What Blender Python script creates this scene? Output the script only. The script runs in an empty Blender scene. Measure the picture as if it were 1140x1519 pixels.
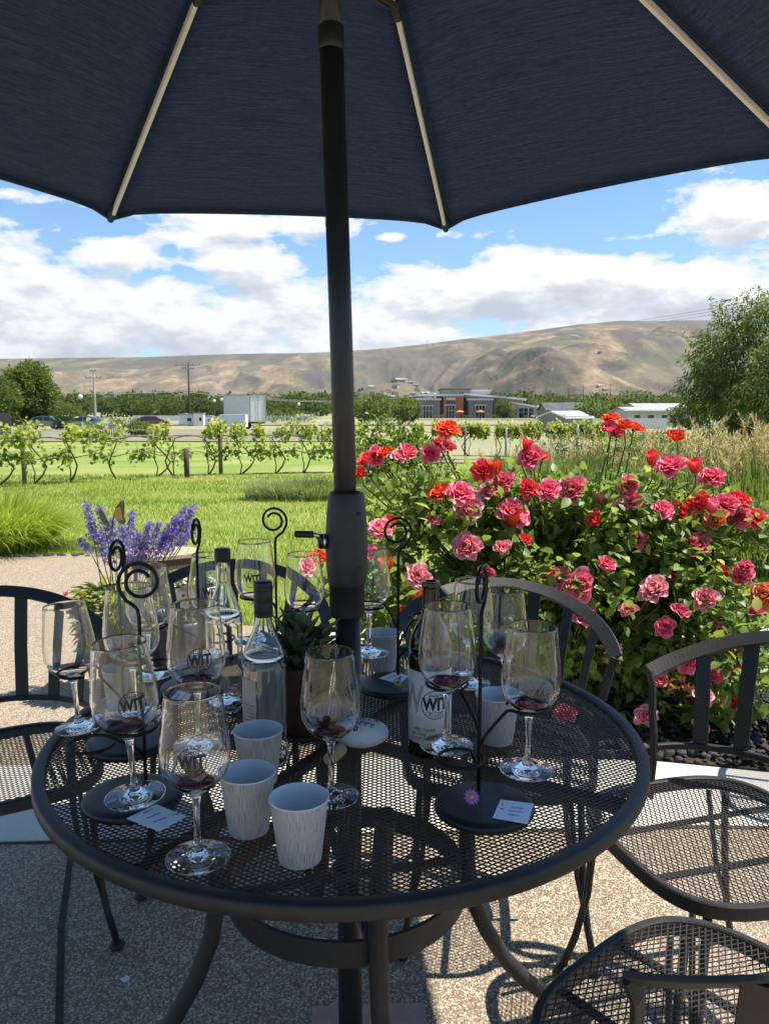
HAZE=0.000028; SKYK=.09; CLK=.60; SUNE=5.0; EXPO=.78
import bpy, bmesh, math, random
import numpy as np
from mathutils import Vector, Matrix, noise as mn
R=math.radians; PI=math.pi
random.seed(7); rng=np.random.default_rng(7)
S=bpy.context.scene; COL=S.collection
# ---------------------------------------------------------------- camera
CH=1.324; F=1185.0; CP=F/math.hypot(F,154); SP=154/math.hypot(F,154)
cam=bpy.data.cameras.new('camera'); co=bpy.data.objects.new('camera',cam); COL.objects.link(co)
co.location=(0,0,CH); co.rotation_euler=(R(90)-math.atan2(154,F),0,0)
cam.sensor_fit='VERTICAL'; cam.sensor_height=24; cam.lens=24*F/1519; cam.clip_start=.02; cam.clip_end=30000
S.camera=co
def ray(px,py):
    u=py-760
    return px-570, F*CP-u*SP, -(u*CP+F*SP)
def at_z(px,py,z):
    x,y,d=ray(px,py); t=(z-CH)/d
    return Vector((x*t,y*t,z))
def at_y(px,py,Y):
    x,y,d=ray(px,py); t=Y/y
    return Vector((x*t,Y,CH+d*t))
# ---------------------------------------------------------------- helpers
def tag(o,label=None,cat=None,group=None,kind=None):
    if label: o['label']=label
    if cat: o['category']=cat
    if group: o['group']=group
    if kind: o['kind']=kind
    return o
def empty(name,loc=(0,0,0),rz=0,label=None,cat=None,group=None):
    o=bpy.data.objects.new(name,None); COL.objects.link(o); o.empty_display_size=.05
    o.location=loc; o.rotation_euler=(0,0,rz)
    return tag(o,label,cat,group)
class MB:
    def __init__(s): s.v=[]; s.f=[]; s.mi=[]; s.sm=[]
    def add(s,vs,fs,smooth=False,mi=0):
        n=len(s.v); s.v.extend([tuple(p) for p in vs]); s.f.extend([tuple(i+n for i in f) for f in fs])
        s.mi.extend([mi]*len(fs)); s.sm.extend([smooth]*len(fs)); return s
    def box(s,c,d,rot=None,mi=0):
        x,y,z=d[0]/2,d[1]/2,d[2]/2
        vs=[Vector(p) for p in ((-x,-y,-z),(x,-y,-z),(x,y,-z),(-x,y,-z),(-x,-y,z),(x,-y,z),(x,y,z),(-x,y,z))]
        if rot is not None: vs=[rot@p for p in vs]
        return s.add([p+Vector(c) for p in vs],[(3,2,1,0),(4,5,6,7),(0,1,5,4),(1,2,6,5),(2,3,7,6),(3,0,4,7)],mi=mi)
    def tube(s,pts,r,n=8,caps=True,mi=0,closed=False,flat=None):
        # r: number or list; flat=(w,h,up) makes a band instead of a round tube
        P=[Vector(p) for p in pts]; m=len(P); rs=r if isinstance(r,(list,tuple)) else [r]*m
        vs=[]; up=None
        for i,p in enumerate(P):
            if closed: t=P[(i+1)%m]-P[i-1]
            else: t=P[min(i+1,m-1)]-P[max(i-1,0)]
            if t.length<1e-9: t=Vector((0,0,1))
            t.normalize()
            if flat:
                U=Vector(flat[2][i]) if isinstance(flat[2],list) else Vector(flat[2])
                a=U-t*U.dot(t); a.normalize(); b=t.cross(a)
                w,h=flat[0]/2,flat[1]/2
                k=min(w,h)*.35
                for (q,e) in ((-w+k,-h),(w-k,-h),(w,-h+k),(w,h-k),(w-k,h),(-w+k,h),(-w,h-k),(-w,-h+k)): vs.append(p+a*e+b*q)
            else:
                if up is None:
                    up=Vector((0,0,1)) if abs(t.z)<.9 else Vector((1,0,0))
                a=up-t*up.dot(t)
                if a.length<1e-6: a=t.orthogonal()
                a.normalize(); up=a; b=t.cross(a)
                for j in range(n):
                    q=2*PI*j/n; vs.append(p+(a*math.cos(q)+b*math.sin(q))*rs[i])
        if flat: n=8
        fs=[]
        for i in range(m if closed else m-1):
            k=(i+1)%m
            for j in range(n): fs.append((i*n+j,i*n+(j+1)%n,k*n+(j+1)%n,k*n+j))
        s.add(vs,fs,smooth=not flat,mi=mi)
        if caps and not closed:
            b0=len(s.v)-m*n
            s.f.append(tuple(b0+j for j in reversed(range(n)))); s.f.append(tuple(b0+(m-1)*n+j for j in range(n)))
            s.mi+= [mi,mi]; s.sm+=[False,False]
        return s
    def lathe(s,prof,n=32,c=(0,0,0),smooth=True,mi=0,M=None):
        vs=[];fs=[];c=Vector(c)
        for (r,z) in prof:
            for j in range(n):
                q=2*PI*j/n; p=Vector((r*math.cos(q),r*math.sin(q),z))
                if M is not None: p=M@p
                vs.append(p+c)
        for i in range(len(prof)-1):
            for j in range(n): fs.append((i*n+j,i*n+(j+1)%n,(i+1)*n+(j+1)%n,(i+1)*n+j))
        return s.add(vs,fs,smooth,mi)
    def ball(s,c,r,n=8,m=6,sc=(1,1,1),mi=0,jit=0):
        vs=[];fs=[];c=Vector(c)
        for i in range(m+1):
            a=PI*i/m
            for j in range(n):
                q=2*PI*j/n; k=1+(random.uniform(-jit,jit) if 0<i<m else 0)
                vs.append(c+Vector((r*sc[0]*math.sin(a)*math.cos(q)*k,r*sc[1]*math.sin(a)*math.sin(q)*k,-r*sc[2]*math.cos(a)*k)))
        for i in range(m):
            for j in range(n): fs.append((i*n+j,i*n+(j+1)%n,(i+1)*n+(j+1)%n,(i+1)*n+j))
        return s.add(vs,fs,True,mi)
    def prism(s,poly,z0,z1,mi=0):
        n=len(poly); vs=[(p[0],p[1],z0) for p in poly]+[(p[0],p[1],z1) for p in poly]
        fs=[tuple(reversed(range(n))),tuple(range(n,2*n))]+[(i,(i+1)%n,n+(i+1)%n,n+i) for i in range(n)]
        return s.add(vs,fs,mi=mi)
    def build(s,name,mats,parent=None,loc=None):
        me=bpy.data.meshes.new(name); me.from_pydata(s.v,[],s.f)
        if not isinstance(mats,(list,tuple)): mats=[mats]
        for m in mats: me.materials.append(m)
        me.polygons.foreach_set('use_smooth',s.sm)
        if len(mats)>1: me.polygons.foreach_set('material_index',s.mi)
        me.update()
        o=bpy.data.objects.new(name,me); COL.objects.link(o)
        if parent: o.parent=parent
        if loc is not None: o.location=loc
        return o
def npmesh(name,V,Fq,mats,parent=None,smooth=False,mi=None,col=None):
    """fast mesh from numpy arrays: V (n,3), Fq (m,k)"""
    me=bpy.data.meshes.new(name); V=np.asarray(V,np.float32); Fq=np.asarray(Fq,np.int32); m,k=Fq.shape
    me.vertices.add(len(V)); me.vertices.foreach_set('co',V.ravel())
    me.loops.add(m*k); me.loops.foreach_set('vertex_index',Fq.ravel())
    me.polygons.add(m); me.polygons.foreach_set('loop_start',np.arange(0,m*k,k,dtype=np.int32))
    try: me.polygons.foreach_set('loop_total',np.full(m,k,np.int32))
    except Exception: pass
    if smooth: me.polygons.foreach_set('use_smooth',np.ones(m,bool))
    if not isinstance(mats,(list,tuple)): mats=[mats]
    for t in mats: me.materials.append(t)
    if mi is not None: me.polygons.foreach_set('material_index',np.asarray(mi,np.int32))
    me.update(calc_edges=True)
    if col is not None:
        a=me.attributes.new('var','FLOAT','POINT'); a.data.foreach_set('value',np.asarray(col,np.float32))
    o=bpy.data.objects.new(name,me); COL.objects.link(o)
    if parent: o.parent=parent
    return o
def kids(o): return [c for c in COL.objects if c.parent==o]
def copy_tree(o,parent=None,ch=None):
    ch=ch or {}
    c=o.copy(); COL.objects.link(c); c.parent=parent
    for k in TREE.get(o.name,kids(o)): copy_tree(k,c)
    return c
TREE={}
# ---------------------------------------------------------------- materials
def mat(name,col,rough=.6,metal=0,spec=.5,**kw):
    m=bpy.data.materials.new(name); m.use_nodes=True; b=m.node_tree.nodes['Principled BSDF']
    b.inputs['Base Color'].default_value=(*col,1); b.inputs['Roughness'].default_value=rough
    b.inputs['Metallic'].default_value=metal; b.inputs['Specular IOR Level'].default_value=spec
    for k,v in kw.items(): b.inputs[k.replace('_',' ')].default_value=v
    return m
class NT:
    def __init__(s,m): s.t=m.node_tree; s.n=s.t.nodes; s.l=s.t.links; s.b=s.n.get('Principled BSDF')
    def N(s,typ,**kw):
        x=s.n.new(typ)
        for k,v in kw.items():
            if hasattr(x,k) and not k in x.inputs.keys(): setattr(x,k,v)
            else: x.inputs[k].default_value=v
        return x
    def L(s,a,b): s.l.new(a,b)
    def math(s,op,a,b=None,c=None):
        x=s.n.new('ShaderNodeMath'); x.operation=op
        for i,v in enumerate((a,b,c)):
            if v is None: continue
            if isinstance(v,(int,float)): x.inputs[i].default_value=v
            else: s.L(v,x.inputs[i])
        return x.outputs[0]
    def coord(s,kind='Object',scale=(1,1,1),rot=(0,0,0)):
        c=s.n.new('ShaderNodeTexCoord'); mp=s.n.new('ShaderNodeMapping'); s.L(c.outputs[kind],mp.inputs['Vector'])
        mp.inputs['Scale'].default_value=scale; mp.inputs['Rotation'].default_value=rot; return mp.outputs[0]
    def noise(s,vec,scale,detail=4,rough=.6,dist=0):
        x=s.n.new('ShaderNodeTexNoise'); s.L(vec,x.inputs['Vector']); x.inputs['Scale'].default_value=scale
        x.inputs['Detail'].default_value=detail; x.inputs['Roughness'].default_value=rough; x.inputs['Distortion'].default_value=dist
        return x.outputs['Fac']
    def ramp(s,fac,stops,interp='LINEAR'):
        x=s.n.new('ShaderNodeValToRGB'); s.L(fac,x.inputs[0]); e=x.color_ramp.elements; x.color_ramp.interpolation=interp
        while len(e)<len(stops): e.new(.5)
        for i,(p,c) in enumerate(stops):
            e[i].position=p; e[i].color=(*c,1) if len(c)==3 else c
        return x.outputs[0]
    def mix(s,fac,a,b,blend='MIX'):
        x=s.n.new('ShaderNodeMix'); x.data_type='RGBA'; x.blend_type=blend
        for v,i in ((fac,0),(a,6),(b,7)):
            if isinstance(v,(int,float)): x.inputs[i].default_value=v
            elif isinstance(v,tuple): x.inputs[i].default_value=(*v,1)
            else: s.L(v,x.inputs[i])
        return x.outputs[2]
    def bump(s,h,strength=.5,dist=.01):
        x=s.n.new('ShaderNodeBump'); x.inputs['Strength'].default_value=strength; x.inputs['Distance'].default_value=dist
        s.L(h,x.inputs['Height']); s.L(x.outputs[0],s.b.inputs['Normal']); return x
def noisy(name,c1,c2,scale=5,rough=.7,detail=4,bump=0,bscale=None,bdist=.005,spec=.4,kind='Object',sc=(1,1,1),metal=0):
    m=mat(name,c1,rough,metal,spec); t=NT(m); v=t.coord(kind,sc)
    f=t.noise(v,scale,detail); t.L(t.ramp(f,[(.3,c1),(.7,c2)]),t.b.inputs['Base Color'])
    if bump: t.bump(t.noise(v,bscale or scale*3,5),bump,bdist)
    return m
def leafmat(name,dark,mid,light,spec=.35,rough=.5,trans=.35):
    """leaf: colour varies per leaf through the 'var' attribute; some light passes through"""
    m=mat(name,mid,rough,0,spec); t=NT(m)
    a=t.N('ShaderNodeAttribute',attribute_name='var')
    c=t.ramp(a.outputs['Fac'],[(0,dark),(.5,mid),(1,light)])
    t.L(c,t.b.inputs['Base Color'])
    tr=t.N('ShaderNodeBsdfTranslucent'); t.L(t.mix(.35,c,(.55,.7,.05)),tr.inputs['Color'])
    mx=t.N('ShaderNodeMixShader'); mx.inputs[0].default_value=trans
    t.L(t.b.outputs[0],mx.inputs[1]); t.L(tr.outputs[0],mx.inputs[2]); t.L(mx.outputs[0],t.n['Material Output'].inputs[0])
    return m
M={}
M['iron']=noisy('iron',(.017,.016,.0155),(.027,.025,.0235),40,.5,bump=.15,bscale=600,bdist=.0004,spec=.4)
M['iron_mesh']=noisy('iron_mesh',(.022,.020,.018),(.034,.030,.027),60,.5,spec=.4)
M['blackwire']=noisy('blackwire',(.004,.004,.004),(.008,.007,.006),80,.5,spec=.25)
M['blackdisc']=noisy('blackdisc',(.006,.006,.0063),(.01,.01,.01),30,.45,bump=.1,bscale=500,bdist=.0003,spec=.5)
M['pole']=noisy('pole',(.016,.017,.019),(.028,.028,.03),12,.38,spec=.5,metal=.2)
M['housing']=noisy('housing',(.02,.021,.023),(.03,.031,.033),30,.5,bump=.1,bscale=700,bdist=.0003)
M['blackplastic']=mat('blackplastic',(.01,.01,.01),.5)
M['chrome']=mat('chrome',(.6,.6,.6),.25,1)
M['rib']=noisy('rib',(.72,.71,.69),(.8,.79,.77),8,.5)
M['strut']=mat('strut',(.1,.095,.09),.5,.5)
# glass
def glass(name,col=(1,1,1),ior=1.5,rough=0):
    m=bpy.data.materials.new(name); m.use_nodes=True; n=m.node_tree.nodes; n.clear()
    g=n.new('ShaderNodeBsdfGlass'); g.inputs['Color'].default_value=(*col,1); g.inputs['IOR'].default_value=ior; g.inputs['Roughness'].default_value=rough
    o=n.new('ShaderNodeOutputMaterial'); m.node_tree.links.new(g.outputs[0],o.inputs[0]); return m
M['glass']=glass('clear_glass',(1,1,1),1.46)
M['glass_tint']=glass('bottle_glass',(.975,.985,.98))
m=bpy.data.materials.new('wine_dregs'); m.use_nodes=True; t=NT(m); tr=t.N('ShaderNodeBsdfTransparent'); tr.inputs['Color'].default_value=(.60,.27,.38,1)
t.b.inputs['Base Color'].default_value=(.12,.012,.03,1); t.b.inputs['Roughness'].default_value=.08; mx=t.N('ShaderNodeMixShader'); mx.inputs[0].default_value=.22
t.L(tr.outputs[0],mx.inputs[1]); t.L(t.b.outputs[0],mx.inputs[2]); t.L(mx.outputs[0],t.n['Material Output'].inputs[0]); M['wine']=m
M['water']=glass('dregs_clear',(.85,.7,.72),1.34)
M['darkglass']=mat('dark_bottle_glass',(.012,.008,.003),.08,0,.6)
M['ink']=mat('ink',(.012,.012,.014),.5)
M['inkgrey']=mat('ink_grey',(.34,.36,.37),.6)
M['inkblue']=mat('ink_blue',(.08,.09,.28),.6)
def two(name,c1,c2,**k): return noisy(name,c1,c2,**k)
# paper cup: fine vertical grain
m=mat('cup_paper',(.5,.5,.52),.55); t=NT(m)
c=t.n.new('ShaderNodeTexCoord'); sx=t.n.new('ShaderNodeSeparateXYZ'); t.L(c.outputs['Object'],sx.inputs[0])
ang=t.math('ARCTAN2',sx.outputs[1],sx.outputs[0]); cb=t.n.new('ShaderNodeCombineXYZ'); t.L(t.math('MULTIPLY',ang,34),cb.inputs[0]); t.L(t.math('MULTIPLY',sx.outputs[2],26),cb.inputs[1])
f=t.noise(cb.outputs[0],1.6,6,.75); t.L(t.ramp(f,[(.36,(.15,.145,.145)),(.48,(.34,.33,.33)),(.66,(.60,.57,.56))]),t.b.inputs['Base Color']); M['cup']=m
M['cupwhite']=noisy('cup_white',(.6,.6,.61),(.68,.68,.69),20,.5)
M['paper']=noisy('card_paper',(.8,.81,.93),(.88,.89,.97),60,.7)
M['label']=noisy('label_paper',(.6,.62,.66),(.7,.71,.74),50,.7)
M['backlabel']=noisy('label_back',(.45,.37,.35),(.55,.46,.44),30,.7)
M['cork']=noisy('cork',(.36,.22,.12),(.6,.42,.26),120,.85,bump=.4,bscale=300,bdist=.001)
M['rock']=noisy('painted_rock',(.6,.63,.66),(.74,.75,.76),60,.6,bump=.4,bscale=160,bdist=.002)
M['purple']=mat('purple_paint',(.17,.05,.28),.5)
M['bluepaint']=mat('blue_paint',(.15,.4,.6),.5)
M['terracotta']=noisy('dark_terracotta',(.045,.02,.014),(.09,.04,.028),20,.75,bump=.3,bscale=90)
M['potbrown']=noisy('brown_pot',(.06,.04,.03),(.12,.085,.06),14,.6,bump=.3,bscale=60)
M['soil']=noisy('soil',(.025,.017,.011),(.06,.042,.028),60,.95,bump=.8,bscale=120,bdist=.01)
M['wood']=noisy('weathered_wood',(.36,.27,.16),(.58,.47,.31),18,.8,bump=.4,bscale=60,sc=(1,8,1),bdist=.003)
M['wood_dark']=noisy('wood_dark',(.08,.055,.035),(.16,.11,.07),18,.8,sc=(6,6,1))
# patio: exposed aggregate
def aggregate():
    m=mat('exposed_aggregate',(.4,.36,.3),.85,0,.3); t=NT(m); v=t.coord('Object')
    vo=t.n.new('ShaderNodeTexVoronoi'); t.L(v,vo.inputs['Vector']); vo.inputs['Scale'].default_value=190; vo.inputs['Randomness'].default_value=1
    sp=t.n.new('ShaderNodeSeparateColor'); t.L(vo.outputs['Color'],sp.inputs[0])
    stone=t.ramp(sp.outputs[0],[(0,(.09,.06,.045)),(.2,(.27,.185,.12)),(.42,(.42,.30,.19)),(.64,(.56,.44,.29)),(.84,(.74,.64,.46)),(1,(.16,.13,.11))])
    gap=t.ramp(vo.outputs['Distance'],[(.0,(1,1,1)),(.45,(1,1,1)),(.72,(0,0,0))])
    c=t.mix(gap,(.19,.13,.085),stone)
    big=t.noise(v,1.2,5); c=t.mix(t.math('MULTIPLY',big,.35),c,(.3,.27,.22)); t.L(c,t.b.inputs['Base Color'])
    h=t.math('SUBTRACT',1,vo.outputs['Distance']); t.bump(h,.8,.004); return m
M['aggregate']=aggregate()
m=mat('smooth_concrete',(.6,.56,.48),.85,0,.3); t=NT(m); v=t.coord('Object')
c=t.ramp(t.noise(v,3,6),[(.3,(.5,.465,.39)),(.7,(.62,.58,.5))]); c=t.mix(t.ramp(t.noise(v,260,2),[(.58,(0,0,0)),(.75,(1,1,1))]),c,(.33,.29,.24)); t.L(c,t.b.inputs['Base Color']); t.bump(t.noise(v,200,4),.3,.002); M['concrete']=m
M['mortar']=noisy('mortar_patch',(.36,.22,.18),(.48,.33,.27),14,.95,bump=.7,bscale=160,bdist=.006)
M['joint']=noisy('joint_fill',(.035,.025,.018),(.12,.07,.035),30,.95)
M['lava']=noisy('lava_rock',(.025,.023,.024),(.10,.09,.088),9,.9,bump=.9,bscale=70,bdist=.01)
def lawnmat():
    m=mat('lawn',(.09,.14,.02),.8,0,.2); t=NT(m); v=t.coord('Object')
    a=t.noise(v,.35,5); b=t.noise(v,9,4); c3=t.noise(t.coord('Object',(1,.35,1)),55,3)
    c=t.ramp(a,[(.36,(.17,.245,.04)),(.5,(.27,.32,.065)),(.64,(.42,.39,.14))])
    c=t.mix(t.math('MULTIPLY',b,.5),c,(.23,.3,.05)); c=t.mix(t.ramp(c3,[(.4,(0,0,0)),(.7,(.55,.55,.55))]),c,(.05,.1,.012))
    w=t.n.new('ShaderNodeTexWave'); t.L(t.coord('Object',(.28,1.1,1),(0,0,.12)),w.inputs[0]); w.inputs['Scale'].default_value=.5; w.inputs['Distortion'].default_value=3
    w.bands_direction='Y'
    c=t.mix(t.math('MULTIPLY',w.outputs['Fac'],.22),c,(.3,.37,.09)); t.L(c,t.b.inputs['Base Color']); t.bump(c3,.8,.03); return m
M['lawn']=lawnmat()
M['field']=noisy('dry_field',(.36,.29,.17),(.2,.22,.09),.03,.95,detail=7)
M['gravel_lot']=noisy('gravel_lot',(.15,.15,.085),(.28,.24,.16),.25,.95,detail=7)
M['asphalt']=noisy('road_asphalt',(.2,.19,.16),(.27,.25,.21),.4,.95)
M['bark']=noisy('bark',(.06,.045,.03),(.13,.1,.07),30,.9,bump=.6,bscale=80,bdist=.01,sc=(1,1,.2))
M['vinebark']=noisy('vine_bark',(.07,.05,.035),(.14,.1,.07),30,.9)
M['stem']=noisy('stem',(.08,.045,.02),(.09,.1,.025),14,.6)
M['post']=noisy('wooden_post',(.1,.08,.06),(.22,.18,.14),9,.9)
M['greypole']=noisy('grey_pole',(.3,.28,.25),(.4,.37,.33),4,.8)
M['darkpole']=noisy('dark_pole',(.05,.04,.032),(.09,.07,.055),4,.8)
M['white']=noisy('white_paint',(.66,.67,.68),(.76,.77,.77),3,.5)
M['dark']=mat('dark_trim',(.03,.03,.033),.6)
M['window']=mat('window_glass',(.02,.028,.035),.08,0,.7)
M['tyre']=mat('tyre',(.015,.015,.015),.8)
M['leaf_rose']=leafmat('leaf_rose',(.09,.155,.035),(.235,.33,.065),(.54,.56,.14),.4,.45,.45)
M['leaf_vine']=leafmat('leaf_vine',(.1,.15,.02),(.31,.35,.05),(.6,.6,.14),.35,.5,.5)
M['leaf_tree']=leafmat('leaf_tree',(.035,.065,.018),(.075,.12,.028),(.13,.18,.05),.3,.5,.35)
M['leaf_willow']=leafmat('leaf_willow',(.04,.065,.025),(.09,.13,.04),(.18,.22,.075),.3,.5,.35)
M['leaf_shrub']=leafmat('leaf_shrub',(.03,.06,.012),(.09,.14,.02),(.2,.26,.04),.3,.5,.4)
M['leaf_grey']=leafmat('leaf_grey',(.05,.07,.05),(.12,.15,.1),(.22,.25,.18),.3,.6,.3)
M['leaf_far']=leafmat('leaf_far',(.02,.038,.018),(.05,.075,.03),(.10,.13,.05),.1,.8,.2)
M['blade_lime']=leafmat('blade_lime',(.12,.2,.02),(.34,.45,.04),(.62,.68,.12),.35,.45,.5)
M['blade']=leafmat('blade',(.06,.09,.03),(.14,.19,.05),(.34,.33,.14),.3,.5,.4)
M['blade_lawn']=leafmat('blade_lawn',(.2,.26,.04),(.36,.41,.075),(.58,.56,.18),.25,.5,.45)
M['plume']=leafmat('plume',(.42,.27,.13),(.66,.47,.26),(.85,.68,.44),.1,.9,.35)
M['succulent']=leafmat('succulent',(.05,.09,.045),(.11,.165,.09),(.2,.26,.16),.35,.5,.15)
M['leaf_basket']=leafmat('leaf_basket',(.05,.09,.012),(.15,.22,.02),(.35,.4,.05),.35,.5,.45)
M['lavender']=leafmat('lavender_petal',(.09,.04,.34),(.2,.11,.55),(.48,.36,.8),.2,.7,.3)
def text_mesh(s,size,bold=0.0,sx=1.0,font_space=1.0):
    cu=bpy.data.curves.new('txt','FONT'); cu.body=s; cu.size=size; cu.align_x='CENTER'; cu.align_y='CENTER'; cu.offset=bold; cu.space_character=font_space
    cu.resolution_u=3
    o=bpy.data.objects.new('txt',cu); COL.objects.link(o)
    me=bpy.data.meshes.new_from_object(o)
    vs=[(v.co.x*sx,v.co.y) for v in me.vertices]; fs=[tuple(p.vertices) for p in me.polygons]
    bpy.data.objects.remove(o); bpy.data.curves.remove(cu); bpy.data.meshes.remove(me)
    return vs,fs
def subdiv2d(vs,fs,maxlen):
    bm=bmesh.new(); B=[bm.verts.new((x,y,0)) for x,y in vs]
    for f in fs:
        try: bm.faces.new([B[i] for i in f])
        except Exception: pass
    bmesh.ops.triangulate(bm,faces=bm.faces[:])
    for _ in range(4):
        e=[e for e in bm.edges if e.calc_length()>maxlen]
        if not e: break
        bmesh.ops.subdivide_edges(bm,edges=e,cuts=1)
    bmesh.ops.triangulate(bm,faces=bm.faces[:])
    bm.verts.index_update(); r=([(v.co.x,v.co.y) for v in bm.verts],[tuple(v.index for v in f.verts) for f in bm.faces]); bm.free(); return r
def ring2d(r0,r1,n=40,cx=0,cy=0,a0=0,a1=2*PI):
    vs=[];fs=[]
    for i in range(n+1):
        q=a0+(a1-a0)*i/n
        vs+= [(cx+r0*math.cos(q),cy+r0*math.sin(q)),(cx+r1*math.cos(q),cy+r1*math.sin(q))]
    for i in range(n): fs.append((2*i,2*i+1,2*i+3,2*i+2))
    return vs,fs
def bar2d(x,y,w,h): return [(x-w/2,y-h/2),(x+w/2,y-h/2),(x+w/2,y+h/2),(x-w/2,y+h/2)],[(0,1,2,3)]
M['leaf_grassgrey']=leafmat('blade_grey',(.1,.13,.06),(.2,.24,.11),(.36,.38,.2),.3,.5,.4)
# ================================================================ TABLE
TC=Vector((-.073,1.456,0)); TR=.55; TZ=.72
def mesh_panel(mb,inside,half,pitch,ang,wid,th,z,seglen=None):
    """bars in one direction clipped to a convex shape; inside(p)->bool"""
    d=Vector((math.cos(ang),math.sin(ang),0)); n=Vector((-d.y,d.x,0)); k=int(half/pitch)+1
    for i in range(-k,k+1):
        o=n*(i*pitch)
        ts=[t for t in np.linspace(-half,half,241) if inside(o+d*t)]
        if len(ts)<2: continue
        a=o+d*ts[0]; b=o+d*ts[-1]; w=n*wid/2
        zt=Vector((0,0,z+th/2)); zb=Vector((0,0,z-th/2))
        mb.add([a-w+zb,b-w+zb,b+w+zb,a+w+zb,a-w+zt,b-w+zt,b+w+zt,a+w+zt],[(3,2,1,0),(4,5,6,7),(0,1,5,4),(1,2,6,5),(2,3,7,6),(3,0,4,7)])
tb=empty('patio_table',TC,0,'round dark iron mesh table under the navy umbrella, covered in wine glasses','table')
mb=MB(); ins=lambda p:p.length<TR-.018
mesh_panel(mb,ins,TR,.0080,R(33),.0019,.0011,TZ-.006)
mesh_panel(mb,ins,TR,.0080,R(-33),.0019,.0011,TZ-.0072)
mb.build('mesh_top',M['iron_mesh'],tb)
mb=MB(); mb.lathe([(TR-.022,TZ-.010),(TR-.022,TZ-.002),(TR-.020,TZ),(TR-.003,TZ),(TR,TZ-.004),(TR,TZ-.020),(TR-.002,TZ-.023),(TR-.020,TZ-.023),(TR-.022,TZ-.020),(TR-.022,TZ-.010)],128); mb.build('rim',M['iron'],tb)
mb=MB()
for k in range(4):
    a=R(14.7+45+90*k); mb.tube([(math.sin(a)*.03,-math.cos(a)*.03,TZ-.022),(math.sin(a)*(TR-.02),-math.cos(a)*(TR-.02),TZ-.022)],.0,flat=(.022,.02,(0,0,1)))
mb.lathe([(.03,TZ-.034),(.055,TZ-.034),(.055,TZ-.004),(.03,TZ-.004),(.03,TZ-.034)],32); mb.build('top_brace',M['iron'],tb)
mb=MB(); mb.lathe([(.223,.396),(.223,.442),(.231,.442),(.231,.396),(.223,.396)],80,smooth=False); 
for k in range(2):
    a=R(14.7+90*k); d=Vector((math.sin(a),-math.cos(a),0))
    for s in (-1,1): mb.tube([d*s*.028+Vector((0,0,.418)),d*s*.224+Vector((0,0,.418))],0,flat=(.02,.01,(0,0,1)))
mb.lathe([(.024,.40),(.03,.40),(.03,.44),(.024,.44),(.024,.40)],24); mb.build('leg_ring',M['iron'],tb)
for k in range(4):
    a=R(14.7+90*k); d=Vector((math.sin(a),-math.cos(a),0)); pts=[]
    for (r,z) in ((.30,.70),(.285,.66),(.268,.6),(.254,.53),(.248,.46),(.25,.40),(.262,.33),(.292,.255),(.335,.18),(.39,.115),(.455,.062),(.52,.028)): pts.append(d*r+Vector((0,0,z)))
    # smooth
    q=[pts[0]]
    for i in range(len(pts)-1): q+= [pts[i].lerp(pts[i+1],.5),pts[i+1]]
    mb=MB(); mb.tube(q,.0165,12); lg=mb.build('leg',M['iron'],tb)
    m2=MB(); e=pts[-1]; m2.lathe([(0,0),(.022,0),(.024,.006),(.02,.02),(.0,.026)],16,(e.x,e.y,.001)); m2.build('foot',M['iron'],lg)
# ================================================================ UMBRELLA
PX,PY=-.068,1.456
um=empty('patio_umbrella',(PX,PY,0),0,'navy market umbrella with a dark pole rising through the table','umbrella')
def lp(x,y,z): return Vector((x-PX,y-PY,z))
topx=-.0905
mb=MB(); mb.lathe([(0,.028),(.024,.03),(.024,.945),(0,.945)],28); mb.build('lower_pole',M['pole'],um)
mb=MB(); mb.tube([(0,0,.94),(-.008,-.003,1.4),(-.022,-.012,1.945)],.0205,28); mb.build('upper_pole',M['pole'],um)
mb=MB(); mb.tube([(-.022,-.012,1.94),(-.0245,-.014,2.03),(-.033,-.04,2.45)],.0178,24)
mb.lathe([(.0212,1.925),(.0222,1.927),(.0222,1.962),(.018,1.966)],28,(-.022,-.012,0)); mb.build('pole_top_section',M['pole'],um)
mb=MB(); mb.lathe([(.0255,1.172),(.030,1.172),(.0325,1.168),(.0365,1.13),(.0385,1.09),(.039,1.06),(.0375,1.025),(.0345,1.002),(.0335,.999),(.0325,.999),(.0325,.945),(.0315,.940),(.025,.938)],36,(-.002,0,0))
hs=mb.build('crank_housing',M['housing'],um)
for q,z in ((-62,1.135),(38,1.135),(-62,1.035),(38,1.035)):
    a=R(q); r=.0365; c=Vector((math.sin(a)*r,-math.cos(a)*r,z)); m2=MB(); Mx=Vector((math.sin(a),-math.cos(a),0)).to_track_quat('Z','Y').to_matrix()
    m2.lathe([(0,.0008),(.0028,.0008),(.0034,.0014),(.0034,-.002)],12,c,M=Mx); m2.build('screw_hole',M['blackplastic'],hs)
Mx=Vector((-1,-.15,0)).to_track_quat('Z','Y').to_matrix()
mb=MB(); mb.lathe([(.0,.03),(.013,.03),(.014,.045),(.014,.052),(.012,.054),(0,.054)],24,(0,-.004,1.082),M=Mx); kb=mb.build('crank_hub',M['blackplastic'],um)
m2=MB(); m2.lathe([(.0142,.040),(.0146,.040),(.0146,.045),(.0142,.045)],24,(0,-.004,1.082),M=Mx); m2.build('hub_ring',M['chrome'],kb)
mb=MB(); mb.tube([(-.048,-.012,1.082),(-.05,-.02,1.088),(-.054,-.03,1.096),(-.062,-.032,1.098)],.0045,8); mb.build('crank_arm',M['chrome'],um)
mb=MB(); mb.lathe([(0,0),(.006,0),(.0065,.003),(.0065,.03),(.005,.034),(0,.035)],16,(-.06,-.032,1.098),M=Vector((-1,-.02,.03)).to_track_quat('Z','Y').to_matrix()); mb.build('crank_grip',M['blackplastic'],um)
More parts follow.
